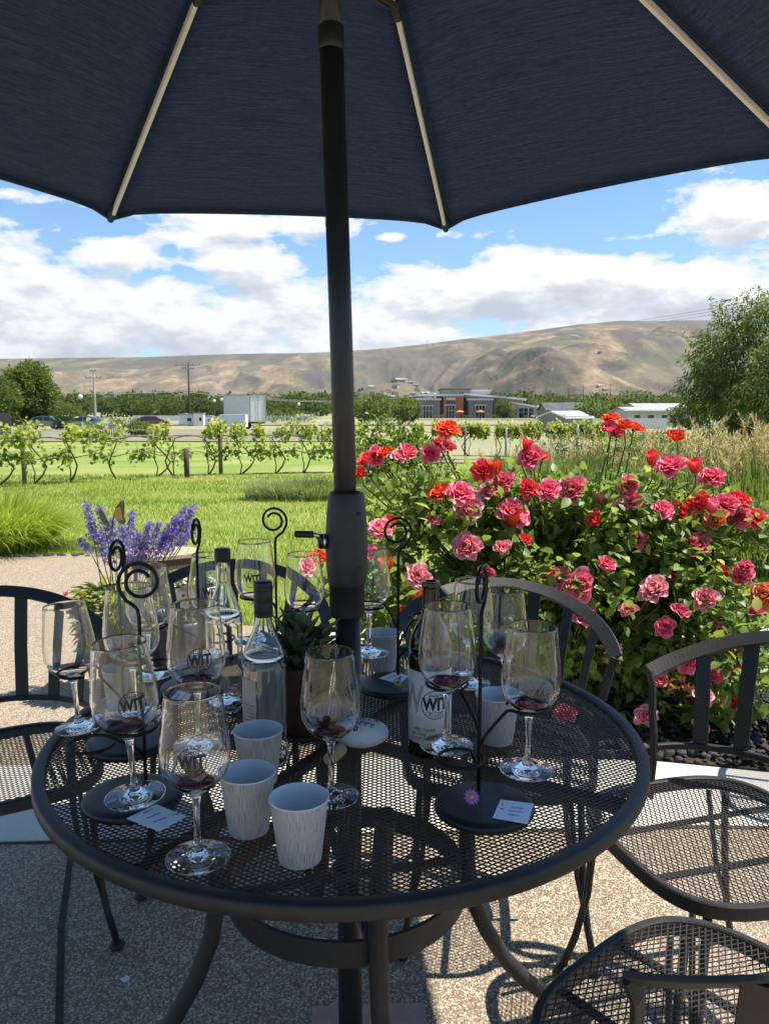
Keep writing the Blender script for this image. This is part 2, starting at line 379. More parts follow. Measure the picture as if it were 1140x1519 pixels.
# canopy
CX,CY,CZ,CR,CA,CT1,CT2,CS=-.088,1.384,.671+CH,1.381,-.574,.02,-.046,.477
def tip(k,r=CR):
    a=CA+k*PI/4; dx=CR*math.sin(a); dy=CR*math.cos(a)
    return Vector((CX+dx,CY+dy,CZ+CT1*dx+CT2*dy))
apex=Vector((CX-CT1*CS,CY-CT2*CS,CZ+CS))
m=mat('navy_canvas',(.016,.026,.055),.85,0,.15); t=NT(m); v=t.coord('UV')
# weave in object space: threads along each direction
v=t.coord('Object',(60,60,900)); f=t.noise(v,1,3,.7); v2=t.coord('Object',(8,8,420)); g=t.noise(v2,1.5,3,.6)
c=t.ramp(t.math('ADD',t.math('MULTIPLY',f,.5),t.math('MULTIPLY',g,.5)),[(.36,(.026,.047,.105)),(.5,(.042,.074,.155)),(.66,(.075,.12,.225))]); t.L(c,t.b.inputs['Base Color'])
tr=t.N('ShaderNodeBsdfTranslucent'); tr.inputs['Color'].default_value=(.03,.05,.1,1); mx=t.N('ShaderNodeMixShader'); mx.inputs[0].default_value=.25
t.L(t.b.outputs[0],mx.inputs[1]); t.L(tr.outputs[0],mx.inputs[2]); t.L(mx.outputs[0],t.n['Material Output'].inputs[0]); t.bump(t.noise(t.coord('Object',(300,300,2000)),1,2),.12,.0006)
M['canvas']=m
mb=MB(); NS,NR=16,14; grid={}
vs=[];fs=[]
for k in range(8):
    A,B=tip(k),tip(k+1)
    for j in range(NR+1):
        for i in range(NS+1):
            s=j/NR; u=i/NS
            p=apex.lerp(A.lerp(B,u),s)
            sag=4*u*(1-u)
            # cloth pulls taut between ribs: hem curves inward, panel bows slightly
            hem=apex.lerp(A.lerp(B,u),1)
            inn=(apex-p); inn.z=0
            if inn.length>1e-6: inn.normalize()
            p=p+inn*(.045*sag*s**6)+Vector((0,0,-.018*sag*math.sin(PI*s)**1*1.0+.0*s))
            p.z-=.022*(1-sag)**6*s**8
            vs.append(p-Vector((PX,PY,0)))
    b=k*(NR+1)*(NS+1)
    for j in range(NR):
        for i in range(NS): fs.append((b+j*(NS+1)+i,b+(j+1)*(NS+1)+i,b+(j+1)*(NS+1)+i+1,b+j*(NS+1)+i+1))
mb.add(vs,fs,True); cn=mb.build('canopy',M['canvas'],um)
sm=cn.modifiers.new('s','SOLIDIFY'); sm.thickness=.0012; sm.offset=1
hemo=MB()
for k in range(8):
    q=[]
    for i in range(NS+1):
        p=vs[k*(NR+1)*(NS+1)+NR*(NS+1)+i]; q.append(p+Vector((0,0,-.0035)))
    hemo.tube(q,0,flat=(.004,.016,(0,0,1)))
hemo.build('hem',M['canvas'],um)
# tip pockets
for k in range(8):
    A=tip(k)-Vector((PX,PY,.016)); ap=apex-Vector((PX,PY,0)); d=(A-ap).normalized()
    mb=MB(); mb.tube([A-d*.06+Vector((0,0,-.006)),A-d*.02+Vector((0,0,-.009)),A+d*.008+Vector((0,0,-.012))],[.008,.016,.009],8); mb.build('tip_pocket',M['canvas'],um)
    # rib just under the cloth
    a0=ap+d*.05+Vector((0,0,-.02)); a1=A-d*.035+Vector((0,0,-.014))
    mb=MB(); mb.tube([a0,a1],0,flat=(.0105,.016,(0,0,1))); rb=mb.build('rib',M['rib'],um)
    j=a0.lerp(a1,.40); hub=Vector((-.027,-.03,2.06))
    side=d.cross(Vector((0,0,1))).normalized()
    for s in (-1,1):
        mb=MB(); mb.tube([hub+Vector((d.x,d.y,0)).normalized()*.04+side*s*.007,j+side*s*.008],0,flat=(.003,.012,(0,0,1))); mb.build('strut',M['strut'],rb)
    mb=MB(); mb.tube([j-d*.025+Vector((0,0,-.004)),j+d*.025+Vector((0,0,-.004))],0,flat=(.018,.022,(0,0,1))); mb.build('rib_joint',M['blackplastic'],rb)
mb=MB(); mb.lathe([(.02,2.03),(.045,2.035),(.05,2.05),(.05,2.075),(.03,2.09),(.02,2.09)],24,(-.026,-.03,0)); mb.build('runner_hub',M['blackplastic'],um)
mb=MB(); mb.lathe([(.0,2.40),(.05,2.40),(.055,2.43),(.03,2.45),(0,2.45)],24,(apex.x-PX,apex.y-PY,0)); mb.build('crown_hub',M['blackplastic'],um)
mb=MB(); e=tip(0).lerp(tip(1),.62)-Vector((PX,PY,0)); mb.tube([e+Vector((0,.0,-.0)),e+Vector((.004,0,-.03)),e+Vector((.015,0,-.055))],.0007,5); mb.build('loose_thread',M['canvas'],um)
# ================================================================ CHAIRS
def sup(a,hx,hy,e=3.4):
    c,s=math.cos(a),math.sin(a)
    return Vector((hx*math.copysign(abs(c)**(2/e),c),hy*math.copysign(abs(s)**(2/e),s),0))
SZ=.43
def make_chair():
    root=empty('patio_chair')
    hx,hy=.235,.23
    P=[sup(2*PI*i/72,hx,hy)+Vector((0,0,SZ)) for i in range(72)]
    mb=MB(); mb.tube(P,0,flat=(.016,.030,(0,0,1)),closed=True); 
    # rolled front lip
    rim=mb.build('seat_rim',M['iron'],root)
    mb=MB(); ins=lambda p:(abs(p.x)/(hx-.004))**3.4+(abs(p.y)/(hy-.004))**3.4<1
    mesh_panel(mb,ins,.34,.0100,R(28),.0021,.0011,SZ+.010)
    mesh_panel(mb,ins,.34,.0100,R(-28),.0021,.0011,SZ+.0088)
    mb.build('seat',M['iron_mesh'],root)
    mb=MB()
    for s in (-.09,.09): mb.tube([(s,-hy+.01,SZ-.008),(s*.9,hy-.01,SZ-.008)],0,flat=(.016,.006,(0,0,1)))
    mb.build('seat_brace',M['iron'],root)
    # barrel back: top rail from one mid-side round the back to the other; local +y is the front
    def top(q):
        c=max(0,math.cos(q)); s=math.sin(q)
        return Vector((.292*s,-.292*math.cos(q)-.01,.69+.13*c**1.0))
    def low(q): return Vector((.243*math.sin(q),-.238*math.cos(q)-.005,.525))
    Q=[R(-88+176*i/96) for i in range(97)]
    ups=[Vector((0,0,1))-Vector((math.sin(q),-math.cos(q),0))*.25 for q in Q]
    mb=MB(); mb.tube([top(q) for q in Q],0,flat=(.036,.008,[Vector((-math.sin(q)*.3,math.cos(q)*.3,1)) for q in Q])); 
    mb2=MB(); tilt=[]
    # flat lies tilted outwards: width roughly horizontal-outward
    mb2.tube([top(q) for q in Q],0,flat=(.038,.0075,[Vector((-math.sin(q)*.75,math.cos(q)*.75,1)) for q in Q]))
    mb2.build('top_rail',M['iron'],root)
    mb=MB(); mb.tube([low(q) for q in Q],0,flat=(.011,.016,(0,0,1))); mb.build('lower_rail',M['iron'],root)
    for k in range(7):
        q=R(-63+21*k); a,b=low(q),top(q); tdir=Vector((math.cos(q),math.sin(q),0))
        nrm=Vector((math.sin(q),-math.cos(q),.2))
        mid=a.lerp(b,.5)+Vector((math.sin(q),-math.cos(q),0))*(-.008)
        pts=[a,a.lerp(mid,.5),mid,mid.lerp(b,.55),b-Vector((0,0,.004))]
        mb=MB(); mb.tube(pts,0,flat=(.034,.005,nrm)); mb.build('slat',M['iron'],root)
    for s in (-1,1):
        # post from rail end, elbow, down past the seat to the ground
        t0=top(R(88*s)); pts=[t0+Vector((0,.004,0)),t0+Vector((-.012*s,0,-.03)),Vector((.262*s,-.01,.60)),Vector((.25*s,-.008,.56)),Vector((.244*s,-.006,.50)),Vector((.243*s,0,.43)),Vector((.243*s,0,.40))]
        mb=MB(); mb.tube(pts,0,flat=(.022,.009,(0,1,0))); mb.build('arm_post',M['iron'],root)
        # front leg
        pts=[Vector((.19*s,.17,.42)),Vector((.195*s,.178,.32)),Vector((.2*s,.187,.2)),Vector((.212*s,.205,.1)),Vector((.228*s,.226,.02))]
        mb=MB(); mb.tube(pts,.0085,8); mb.tube([Vector((.165*s,.185,.42)),Vector((.185*s,.19,.22)),Vector((.206*s,.199,.13))],.006,8); lg=mb.build('leg',M['iron'],root)
        m2=MB(); m2.ball((.228*s,.226,.011),.02,12,6,(1,1,.55)); m2.build('foot_glide',M['iron'],lg)
        pts=[Vector((.19*s,-.17,.42)),Vector((.193*s,-.176,.32)),Vector((.198*s,-.19,.2)),Vector((.21*s,-.21,.1)),Vector((.225*s,-.238,.02))]
        mb=MB(); mb.tube(pts,.0085,8); mb.tube([Vector((.2*s,-.13,.42)),Vector((.2*s,-.165,.22)),Vector((.204*s,-.2,.13))],.006,8); lg=mb.build('leg',M['iron'],root)
        m2=MB(); m2.ball((.225*s,-.238,.011),.02,12,6,(1,1,.55)); m2.build('foot_glide',M['iron'],lg)
    return root
chairs=[((.70,1.575),(-.96,-.27),'dark iron mesh chair standing right of the table by the lava rocks'),
 ((.485,1.02),(-.65,.76),'dark iron mesh chair nearest the camera, seat cut off by the bottom right corner'),
 ((.295,1.98),(-.12,-1),'dark iron chair behind the table in front of the rose bush'),
 ((-.46,2.27),(.12,-1),'dark iron chair beyond the table, seen through the glasses against the lawn'),
 ((-.97,1.90),(.5,-.87),'dark iron chair left of the table on the sunlit patio, cut by the left edge'),
 ((1.62,2.62),(-1,.35),'dark iron chair furthest right, only a curve of its arm showing past the rocks')]
ch0=make_chair(); ch0_k=kids(ch0)
sub={c:kids(c) for c in ch0_k}
def dup_tree(src,kd,sb):
    r=src.copy(); COL.objects.link(r)
    for c in kd:
        n=c.copy(); COL.objects.link(n); n.parent=r
        for g in sb.get(c,[]):
            h=g.copy(); COL.objects.link(h); h.parent=n
    return r
for i,(p,f,lab) in enumerate(chairs):
    r=ch0 if i==0 else dup_tree(ch0,ch0_k,sub)
    r.location=(p[0],p[1],0); r.rotation_euler=(0,0,math.atan2(f[1],f[0])-PI/2); tag(r,lab,'chair','iron chairs round the patio')
# ================================================================ TABLEWARE
GH=.237
GP=[(0,.0),(.040,.0),(.0425,.0008),(.043,.002),(.0425,.0032),(.034,.0048),(.02,.0075),(.0105,.0115),(.0062,.018),(.0047,.028),(.0042,.045),(.0042,.065),(.0050,.08),(.0072,.09),(.0135,.0965),(.024,.1035),(.034,.1125),(.0415,.1235),(.0458,.1365),(.0468,.149),(.0462,.163),(.0440,.182),(.0412,.203),(.0388,.221),(.0374,.2345)]
GI=[(.0370,.2352),(.0366,.2345),(.0380,.221),(.0404,.203),(.0432,.182),(.0454,.163),(.0460,.149),(.0450,.1365),(.0407,.1240),(.0333,.1138),(.023,.1059),(.012,.1012),(0,.0998)]
def interp(prof,n):
    out=[]
    for i in range(len(prof)-1):
        p0=prof[max(i-1,0)];p1=prof[i];p2=prof[i+1];p3=prof[min(i+2,len(prof)-1)]
        for k in range(n):
            t=k/n; out.append(tuple(.5*((2*p1[j])+(-p0[j]+p2[j])*t+(2*p0[j]-5*p1[j]+4*p2[j]-p3[j])*t*t+(-p0[j]+3*p1[j]-3*p2[j]+p3[j])*t**3) for j in (0,1)))
    out.append(prof[-1]); return [(max(0,a),b) for a,b in out]
mb=MB(); mb.lathe(interp(GP[1:],3)[:]+interp(GI,3),64)
# close the foot underside
n=64; mb.f.append(tuple(reversed(range(n)))); mb.mi.append(0); mb.sm.append(False)
g0=mb.build('wine_glass',M['glass']); GME=g0.data; bpy.data.objects.remove(g0)
def dregs(level,name,mt):
    m2=MB(); pr=[(0,.1012)]
    for r,z in [(.012,.1024),(.023,.1070),(.033,.1147),(.0403,.1247),(.0446,.137)]:
        if z<level: pr.append((r-.0005,z))
    last=pr[-1]; pr.append((last[0]+.001,level)); pr.append((last[0]*.5,level)); pr.append((0,level)); m2.lathe(interp(pr[:-2],2)+pr[-2:],32)
    o=m2.build(name,mt); d=o.data; bpy.data.objects.remove(o); return d
DW=dregs(.109,'wine_dregs',M['wine']); DW2=dregs(.1052,'wine_dregs',M['wine'])
# logo in a unit circle
def logo_shapes():
    out=[ring2d(.94,1.0,48)]
    v,f=text_mesh('WIT',1.12,.055,.8,1.04); out.append(([(x,y*1.05+.02) for x,y in v],f))
    for x,y,w,h in ((-.0,.62,1.0,.05),(.05,-.52,1.0,.04)): out.append(bar2d(x,y,w,h))
    for k in range(7): out.append(bar2d(-.45+k*.15,.68+.05*((k*3)%2),.06,.12))
    for i,chx in enumerate('CELLARS'):
        a=R(-90+(i-3)*15); v,f=text_mesh(chx,.3); rr=.75; th=a+PI/2
        out.append(([(rr*math.cos(a)+x*math.cos(th)-y*math.sin(th),rr*math.sin(a)+x*math.sin(th)+y*math.cos(th)) for x,y in v],f))
    return out
LOGO=logo_shapes()
def wrap(shapes,size,rfun,zc,mt,name,off=.0004,maxlen=.006):
    m2=MB()
    for v,f in shapes:
        v,f=subdiv2d([(x*size,y*size) for x,y in v],f,maxlen)
        P=[]
        for x,y in v:
            z=zc+y; r=rfun(z)+off; q=-PI/2+x/r; P.append((r*math.cos(q),r*math.sin(q),z))
        m2.add(P,f)
    o=m2.build(name,mt); d=o.data; bpy.data.objects.remove(o); return d
def rprof(prof):
    zs=[p[1] for p in prof]; rs=[p[0] for p in prof]
    return lambda z: float(np.interp(z,zs,rs))
rg=rprof(interp(GP[12:],4))
LG=wrap(LOGO,.0195,rg,.156,M['ink'],'logo')
def place(data,name,parent,loc=(0,0,0),rot=(0,0,0)):
    o=bpy.data.objects.new(name,data); COL.objects.link(o); o.parent=parent; o.location=loc; o.rotation_euler=rot; return o
def glassobj(x,y,zb,rz,label,wine=1,logo=True,tilt=(0,0),group='stemmed wine glasses on the table'):
    e=empty('wine_glass',(x,y,TZ+zb),0,label,'wine glass',group); e.rotation_euler=(tilt[0],tilt[1],0)
    place(GME,'bowl_and_stem',e)
    if logo: place(LG,'logo',e,rot=(0,0,rz))
    if wine: place(DW if wine==1 else DW2,'wine_dregs',e)
    return e
G=[(-.570,1.43,.012,.8,'wine glass furthest left, tilted in a wire ring against the sunlit patio',0,0,(0,-.07)),
(-.363,1.103,.042,.55,'wine glass hanging over the disc with the tilted paper card at the left',1,1,(.04,-.05)),
(-.252,1.012,0,.15,'wine glass standing nearest the camera, left of the two front paper cups',1,1,(0,0)),
(-.300,1.235,.062,.35,'wine glass with crisp logo hanging above and behind the nearest one',1,1,(.0,0)),
(-.432,1.335,.068,2.2,'wine glass hanging behind the spiral that faces the camera',2,0,(0,-.02)),
(-.492,1.63,.045,2.4,'small-looking far wine glass seen inside the big black spiral',2,0,(0,0)),
(-.400,1.79,.04,.25,'wine glass in front of the far chair, left of the tall clear bottle',0,1,(0,0)),
(-.297,1.80,.068,.0,'wine glass with logo hanging beside the spiral that stands against the lawn',0,1,(0,0)),
(-.186,1.82,.035,2.4,'empty wine glass in a ring just left of the umbrella crank housing',0,0,(0,0)),
(-.033,1.695,.072,2.4,'empty wine glass hanging just right of the umbrella pole',0,0,(0,0)),
(-.083,1.183,0,2.5,'wine glass standing alone just left of the painted stone',1,0,(0,0)),
(.1015,1.25,.055,2.2,'wine glass hanging in front of the dark wine bottle',1,0,(0,0)),
(.19,1.70,0,2.4,'slimmer far wine glass standing behind the near edge-on spiral',2,0,(0,0)),
(.247,1.60,0,2.6,'wine glass standing behind the paper cup on the right of the table',1,0,(0,0)),
(.2255,1.205,.034,1.2,'wine glass furthest right, hanging over the open mesh beside the white card',1,1,(.0,.02))]
gl=[]
for g in G: gl.append(glassobj(g[0],g[1],g[2],g[3],g[4],g[5],g[6],g[7]))
# wire holders: disc, rod with spiral top, three rings on curved arms
def holder(rx,ry,dx,dy,sp_ang,rings,label):
    e=empty('glass_holder',(rx,ry,TZ),0,label,'wine flight holder','wire wine flight holders')
    mb=MB(); mb.lathe([(0,0.001),(.070,0.001),(.074,.004),(.0755,.009),(.074,.013),(.070,.0152),(.06,.016),(0,.0162)],56,(dx-rx,dy-ry,0)); mb.build('base_disc',M['blackdisc'],e)
    d=Vector((math.cos(sp_ang),math.sin(sp_ang),0))
    pts=[Vector((0,0,.012)),Vector((0,0,.1)),Vector((0,0,.2)),Vector((0,0,.285)),Vector((0,0,.296))+d*.002]
    c=Vector((0,0,.339))+d*(-.003)
    ro=.033
    # S-bend out to the right side of the circle, then counter-clockwise inwards
    pts+= [Vector((0,0,.303))+d*.008,Vector((0,0,.310))+d*.018]
    for i in range(0,46):
        q=R(-35)+i*R(12.2); r=ro-(i/45)*.0175
        pts.append(c+d*(r*math.cos(q))+Vector((0,0,r*math.sin(q))))
    mb=MB(); mb.tube(pts,.003,8); mb.build('spiral_rod',M['blackwire'],e)
    for (gx,gy,gz,ro_) in rings:
        g=Vector((gx-rx,gy-ry,gz)); h=Vector((g.x,g.y,0)); L=h.length; hd=h/L; pr=Vector((-hd.y,hd.x,0)); rr=.0335
        start=Vector((0,0,max(.055,gz-.05)))
        pts=[start+hd*.003,start+hd*.01+Vector((0,0,.012)),hd*(max(.015,(L-rr)*.5))+Vector((0,0,gz-.022)),hd*(L-rr-.004)+Vector((0,0,gz-.003))]
        n=26; a0=PI+.25
        for i in range(n+1):
            q=a0+ (2*PI-.9)*i/n
            pts.append(g+(hd*math.cos(q)+pr*math.sin(q))*rr)
        mb=MB(); mb.tube(pts,.0026,8); mb.build('ring_arm',M['blackwire'],e)
    return e
def rg_(i,dz=.106): g=G[i]; return (g[0],g[1],g[2]+dz,0)
h1=holder(-.379,1.204,-.388,1.165,PI+.15,[rg_(1),rg_(3),(-.435,1.13,.11,0)],'wire holder whose large spiral faces the camera, card on its base')
h2=holder(-.480,1.414,-.458,1.372,1.45,[rg_(0),rg_(4),(-.43,1.47,.12,0)],'wire holder with edge-on spiral at the left, its empty disc behind the carded one')
h3=holder(-.404,1.696,-.404,1.655,1.5,[rg_(5),rg_(6),(-.35,1.65,.12,0)],'wire holder with edge-on spiral rising past the purple flowers')
h4=holder(-.261,1.884,-.261,1.845,-.15,[rg_(7),rg_(8),(-.20,1.93,.12,0)],'furthest wire holder, spiral seen against the lawn')
h5=holder(.030,1.711,.016,1.668,.1,[rg_(9),(.09,1.765,.135,0),(.085,1.655,.10,0)],'wire holder with empty rings and a yellow flower on its base, right of the pole')
h6=holder(.146,1.176,.150,1.137,1.2,[rg_(11),rg_(14),(.112,1.115,.095,0)],'wire holder with a pink daisy and white card on its base')
# paper cups
def cup(x,y,label,rz=0):
    e=empty('paper_cup',(x,y,TZ),rz,label,'paper cup','grey paper cups on the table')
    place(CUPO,'cup_wall',e); place(CUPI,'cup_lining',e); place(CUPR,'rolled_rim',e); place(CUPS,'seam',e,rot=(0,0,1.0))
def tmp(mb,name,mt): o=mb.build(name,mt); d=o.data; bpy.data.objects.remove(o); return d
CUPO=tmp(MB().lathe([(.0,.001),(.0285,.001),(.029,.002),(.0392,.0875)],48),'cup_wall',M['cup'])
CUPS=tmp(MB().add([(.0291,-.0009,.002),(.0291,.0009,.002),(.0395,.0009,.0875),(.0395,-.0009,.0875)],[(0,1,2,3)]),'seam',M['cup'])
CUPI=tmp(MB().lathe([(0,.005),(.0278,.005),(.0384,.0885)],48),'cup_lining',M['cupwhite'])
CUPR=tmp(MB().lathe([(.0386,.0882),(.0386,.0894),(.0395,.0902),(.0405,.0895),(.0406,.0884),(.0396,.0876),(.0386,.0882)],48),'rolled_rim',M['cupwhite'])
for x,y,l,r in ((-.114,1.01,'grey streaked paper cup nearest the camera, furthest forward',0),(-.1955,1.084,'grey streaked paper cup just left of and behind the nearest cup',1),(-.204,1.235,'grey streaked paper cup in front of the clear bottle',2),
 (.205,1.395,'grey streaked paper cup behind the hanging glass on the right of the table',3),(-.004,1.80,'grey streaked paper cup right of the pole at the back of the table',4),(-.53,1.545,'grey streaked paper cup seen through the left hand glasses',5)): cup(x,y,l,r)
# bottles
def bottle_dark(x,y,rz):
    e=empty('wine_bottle',(x,y,TZ),0,'opened dark wine bottle with white label behind the hanging glass','bottle')
    prof=[(0,.004),(.03,.001),(.0365,.003),(.0378,.008),(.0378,.17),(.0375,.185),(.035,.203),(.028,.222),(.020,.236),(.0158,.247),(.0148,.26),(.0148,.292),(.0162,.2935),(.0162,.301),(.0148,.304),(.0105,.304),(.0100,.27),(0,.27)]
    MB().lathe(interp(prof[1:16],3)+prof[16:],40).build('bottle_body',M['darkglass'],e)
    MB().lathe([(.0379,.020),(.0383,.020),(.0383,.150),(.0379,.150)],64).build('label',M['label'],e)
    rf=lambda z:.0383
    o=place(wrap(LOGO,.026,rf,.092,M['ink'],'label_logo'),'label_logo',e,rot=(0,0,rz+.16))
    v,f=text_mesh('W',.07,.002,.62); v2,f2=text_mesh('I',.085,.002,.8)
    place(wrap([([(x,y+.0) for x,y in v],f)],1,rf,.098,M['inkgrey'],'label_letter',.0002),'label_letter',e,rot=(0,0,rz-1.02))
    L=[]
    for s,z,sz in (('RED TAMER',-.0,.0075),('RED WINE  2 0 1 9',-.0085,.0062),('COLUMBIA VALLEY',-.0165,.0055)):
        v,f=text_mesh(s,sz); L.append(([(x,y+z) for x,y in v],f))
    place(wrap(L,1,rf,.046,M['ink'],'label_text',.0004),'label_text',e,rot=(0,0,rz-.35))
bottle_dark(.081,1.371,.05)
def bottle_clear(x,y,H,rb,label,lab,caplong):
    e=empty('clear_bottle',(x,y,TZ),0,label,'bottle','clear glass bottles on the table')
    k=H/.313
    o=[(.030,.0008),(rb-.002,.0015),(rb,.006),(rb,.165*k),(rb-.001,.18*k),(rb-.006,.20*k),(.022,.222*k),(.016,.238*k),(.0145,.25*k),(.0142,.30*k)]
    i=[(.0118,.30*k),(.012,.25*k),(.0138,.238*k),(.0195,.222*k),(rb-.0085,.20*k),(rb-.0032,.18*k),(rb-.0022,.165*k),(rb-.0022,.014),(rb-.006,.009),(.015,.013),(0,.022)]
    m2=MB(); m2.lathe(interp(o,3)+interp(i,2),40); m2.f.append(tuple(reversed(range(40)))); m2.mi.append(0); m2.sm.append(False); m2.build('bottle_body',M['glass_tint'],e)
    z0=(.252 if caplong else .288)*k; pr=[(.0150,z0),(.0158,z0+.001)]
    z=z0+.004
    while z<H-.006: pr+=[(.0160,z),(.0155,z+.0008),(.0160,z+.0016)]; z+=.006 if z>H-.03 else .02
    pr+=[(.0158,H-.002),(.0145,H),(0,H)]
    c=MB().lathe(pr,36).build('screw_cap',M['blackplastic'],e)
    if lab:
        # back label, seen from behind through the glass (and front label edge)
        def part(a0,a1,mt,nm,r):
            m3=MB(); vs=[];fs=[]
            for j in range(17):
                q=a0+(a1-a0)*j/16
                for z in (.035,.150): vs.append((r*math.cos(q),r*math.sin(q),z))
            for j in range(16): fs.append((2*j,2*j+2,2*j+3,2*j+1))
            m3.add(vs,fs,True); return m3.build(nm,mt,e)
        bl=part(R(-165),R(-105),M['backlabel'],'back_label',rb+.0004)
        L=[]
        words=['LIGHT AND CRISP','WITH NOTES OF','CITRUS AND PEAR','MADE BY HAND IN','THE YAKIMA HILLS','OF WASHINGTON','ENJOY CHILLED','WITH FRIENDS']
        for j,s in enumerate(words):
            v,f=text_mesh(s,.0044); L.append(([(xx-.0,yy-.0065*j) for xx,yy in v],f))
        place(wrap(L,1,lambda z:rb+.0004,.105,M['ink'],'label_text',.0004),'label_text',bl,rot=(0,0,R(-45)))
        fl=part(R(20),R(120),M['label'],'front_label',rb+.0004)
    return e
bottle_clear(-.206,1.33,.313,.0385,'clear bottle with small print label, standing beside the potted succulent',True,True)
bottle_clear(-.325,1.58,.325,.036,'tall clear bottle without label, further back with a short black cap',False,False)
# painted stone
mb=MB(); mb.ball((0,0,0),1,28,18,(.049,.034,.025)); rk=mb.build('painted_stone',M['rock']); rk.location=(-.041,1.375,TZ+.0245)
rk.rotation_euler=(0,0,R(4)); tag(rk,'oval white stone hand painted BEE HAPPY with purple flowers','painted stone')
def onrock(shapes,size,cx,cy,rot,mt,name):
    m2=MB()
    for v,f in shapes:
        v,f=subdiv2d([(x*size,y*size) for x,y in v],f,.004); P=[]
        for x,y in v:
            a=cx+x*math.cos(rot)-y*math.sin(rot); b=cy+x*math.sin(rot)+y*math.cos(rot)
            k=1-(a/.049)**2-(b/.034)**2; P.append((a,b,.025*math.sqrt(max(k,.02))+.0007))
        m2.add(P,f)
    return m2.build(name,mt,rk)
v,f=text_mesh('BEE',.0125); onrock([(v,f)],1.35,.006,.002,R(-14),M['ink'],'painted_word')
v,f=text_mesh('HAPPY',.0125); onrock([(v,f)],1.3,-.002,-.0125,R(-16),M['ink'],'painted_word')
def flower2d(n=6):
    out=[ring2d(0,.35,12)]
    for k in range(n):
        a=2*PI*k/n; out.append(ring2d(.0,.42,12,.6*math.cos(a),.6*math.sin(a)))
    return out
def flower2dh(n=6): return [ring2d(.0,.36,10,.62*math.cos(2*PI*k/n),.62*math.sin(2*PI*k/n)) for k in range(n)]
onrock(flower2dh(),.0052,-.012,-.0225,0,M['purple'],'painted_flower'); onrock(flower2dh(),.0042,.005,.0165,0,M['purple'],'painted_flower'); onrock(flower2dh(5),.0055,-.026,.006,.4,M['bluepaint'],'painted_flower')
onrock([ring2d(0,1,14)],.0055,.027,.001,0,mat('bee_yellow',(.5,.36,.08),.6),'painted_bee'); onrock([bar2d(-.25,0,.25,1.7),bar2d(.35,0,.25,1.6),bar2d(1.0,.2,.5,.3)],.005,.027,.001,R(-20),M['ink'],'bee_stripes')
onrock([ring2d(.8,1,14,0,0),ring2d(.5,.7,14,1.6,.3)],.004,-.038,-.006,0,M['ink'],'painted_curl')
# cork
mb=MB(); mb.lathe(interp([(0,0),(.0108,.0),(.0115,.0012),(.0113,.012),(.0115,.03),(.0115,.0435),(.0108,.0448),(0,.0448)],2),24)
ck=mb.build('wine_cork',M['cork']); ck.location=(-.093,1.292,TZ+.0116); ck.rotation_euler=(R(-90),0,R(-22)); tag(ck,'used wine cork lying between the stone and the standing glass','cork')
v,f=text_mesh('WIT',.009); m2=MB(); m2.add([( .0116*math.sin(x_/.0116), -.0116*math.cos(x_/.0116)*-1, .022+y_) for x_,y_ in v],f); o=m2.build('cork_print',M['ink'],ck)
# succulent pot
sp=empty('succulent_pot',(-.152,1.435,TZ),0,'succulent in a dark clay pot against the umbrella pole','potted plant')
MB().lathe([(0,.002),(.040,.002),(.0415,.004),(.052,.115),(.056,.117),(.057,.122),(.057,.138),(.055,.140),(.051,.140),(.0505,.12),(0,.118)],40).build('pot',M['terracotta'],sp)
MB().lathe([(0,.001),(.052,.001),(.057,.012),(.054,.012),(.048,.004)],40).build('saucer',M['terracotta'],sp)
MB().lathe([(0,.1215),(.0502,.1205),(.0502,.1195)],24).build('soil',M['soil'],sp)
def leafblob(n,fn,L,W,fold=.25,curl=.0,seed=1):
    """n folded leaves; fn(i)->pos, dir, up ; returns V,F(quads),var"""
    V=[];Fc=[];C=[]
    for i in range(n):
        p,d,u,sc,cv=fn(i)
        d=d.normalized(); s=d.cross(u)
        if s.length<1e-4: s=d.orthogonal()
        s.normalize(); u=s.cross(d)
        l=L*sc; w=W*sc/2; b=len(V)
        V+= [p, p+d*l*.45+s*w+u*fold*w, p+d*l*.5-u*curl*l*.3, p+d*l*.45-s*w+u*fold*w, p+d*l-u*curl*l]
        Fc+= [(b,b+1,b+2),(b+1,b+4,b+2),(b,b+2,b+3),(b+2,b+4,b+3)]
        C+= [cv]*5
    return np.array([tuple(q) for q in V]),np.array(Fc),np.array(C)
def succ(i):
    a=i*2.4; e=R(25+ (i%12)*5); ro=random.uniform(0,.04); r0=random.Random(i)
    base=Vector((ro*math.cos(a),ro*math.sin(a),.125+r0.uniform(0,.07)))
    d=Vector((math.cos(a)*math.cos(e),math.sin(a)*math.cos(e),math.sin(e)))
    return base,d,Vector((0,0,1)),r0.uniform(.6,1.15),r0.random()
V,Fc,C=leafblob(150,succ,.055,.022,.5,.25); npmesh('leaves',V,Fc,M['succulent'],sp,col=C)
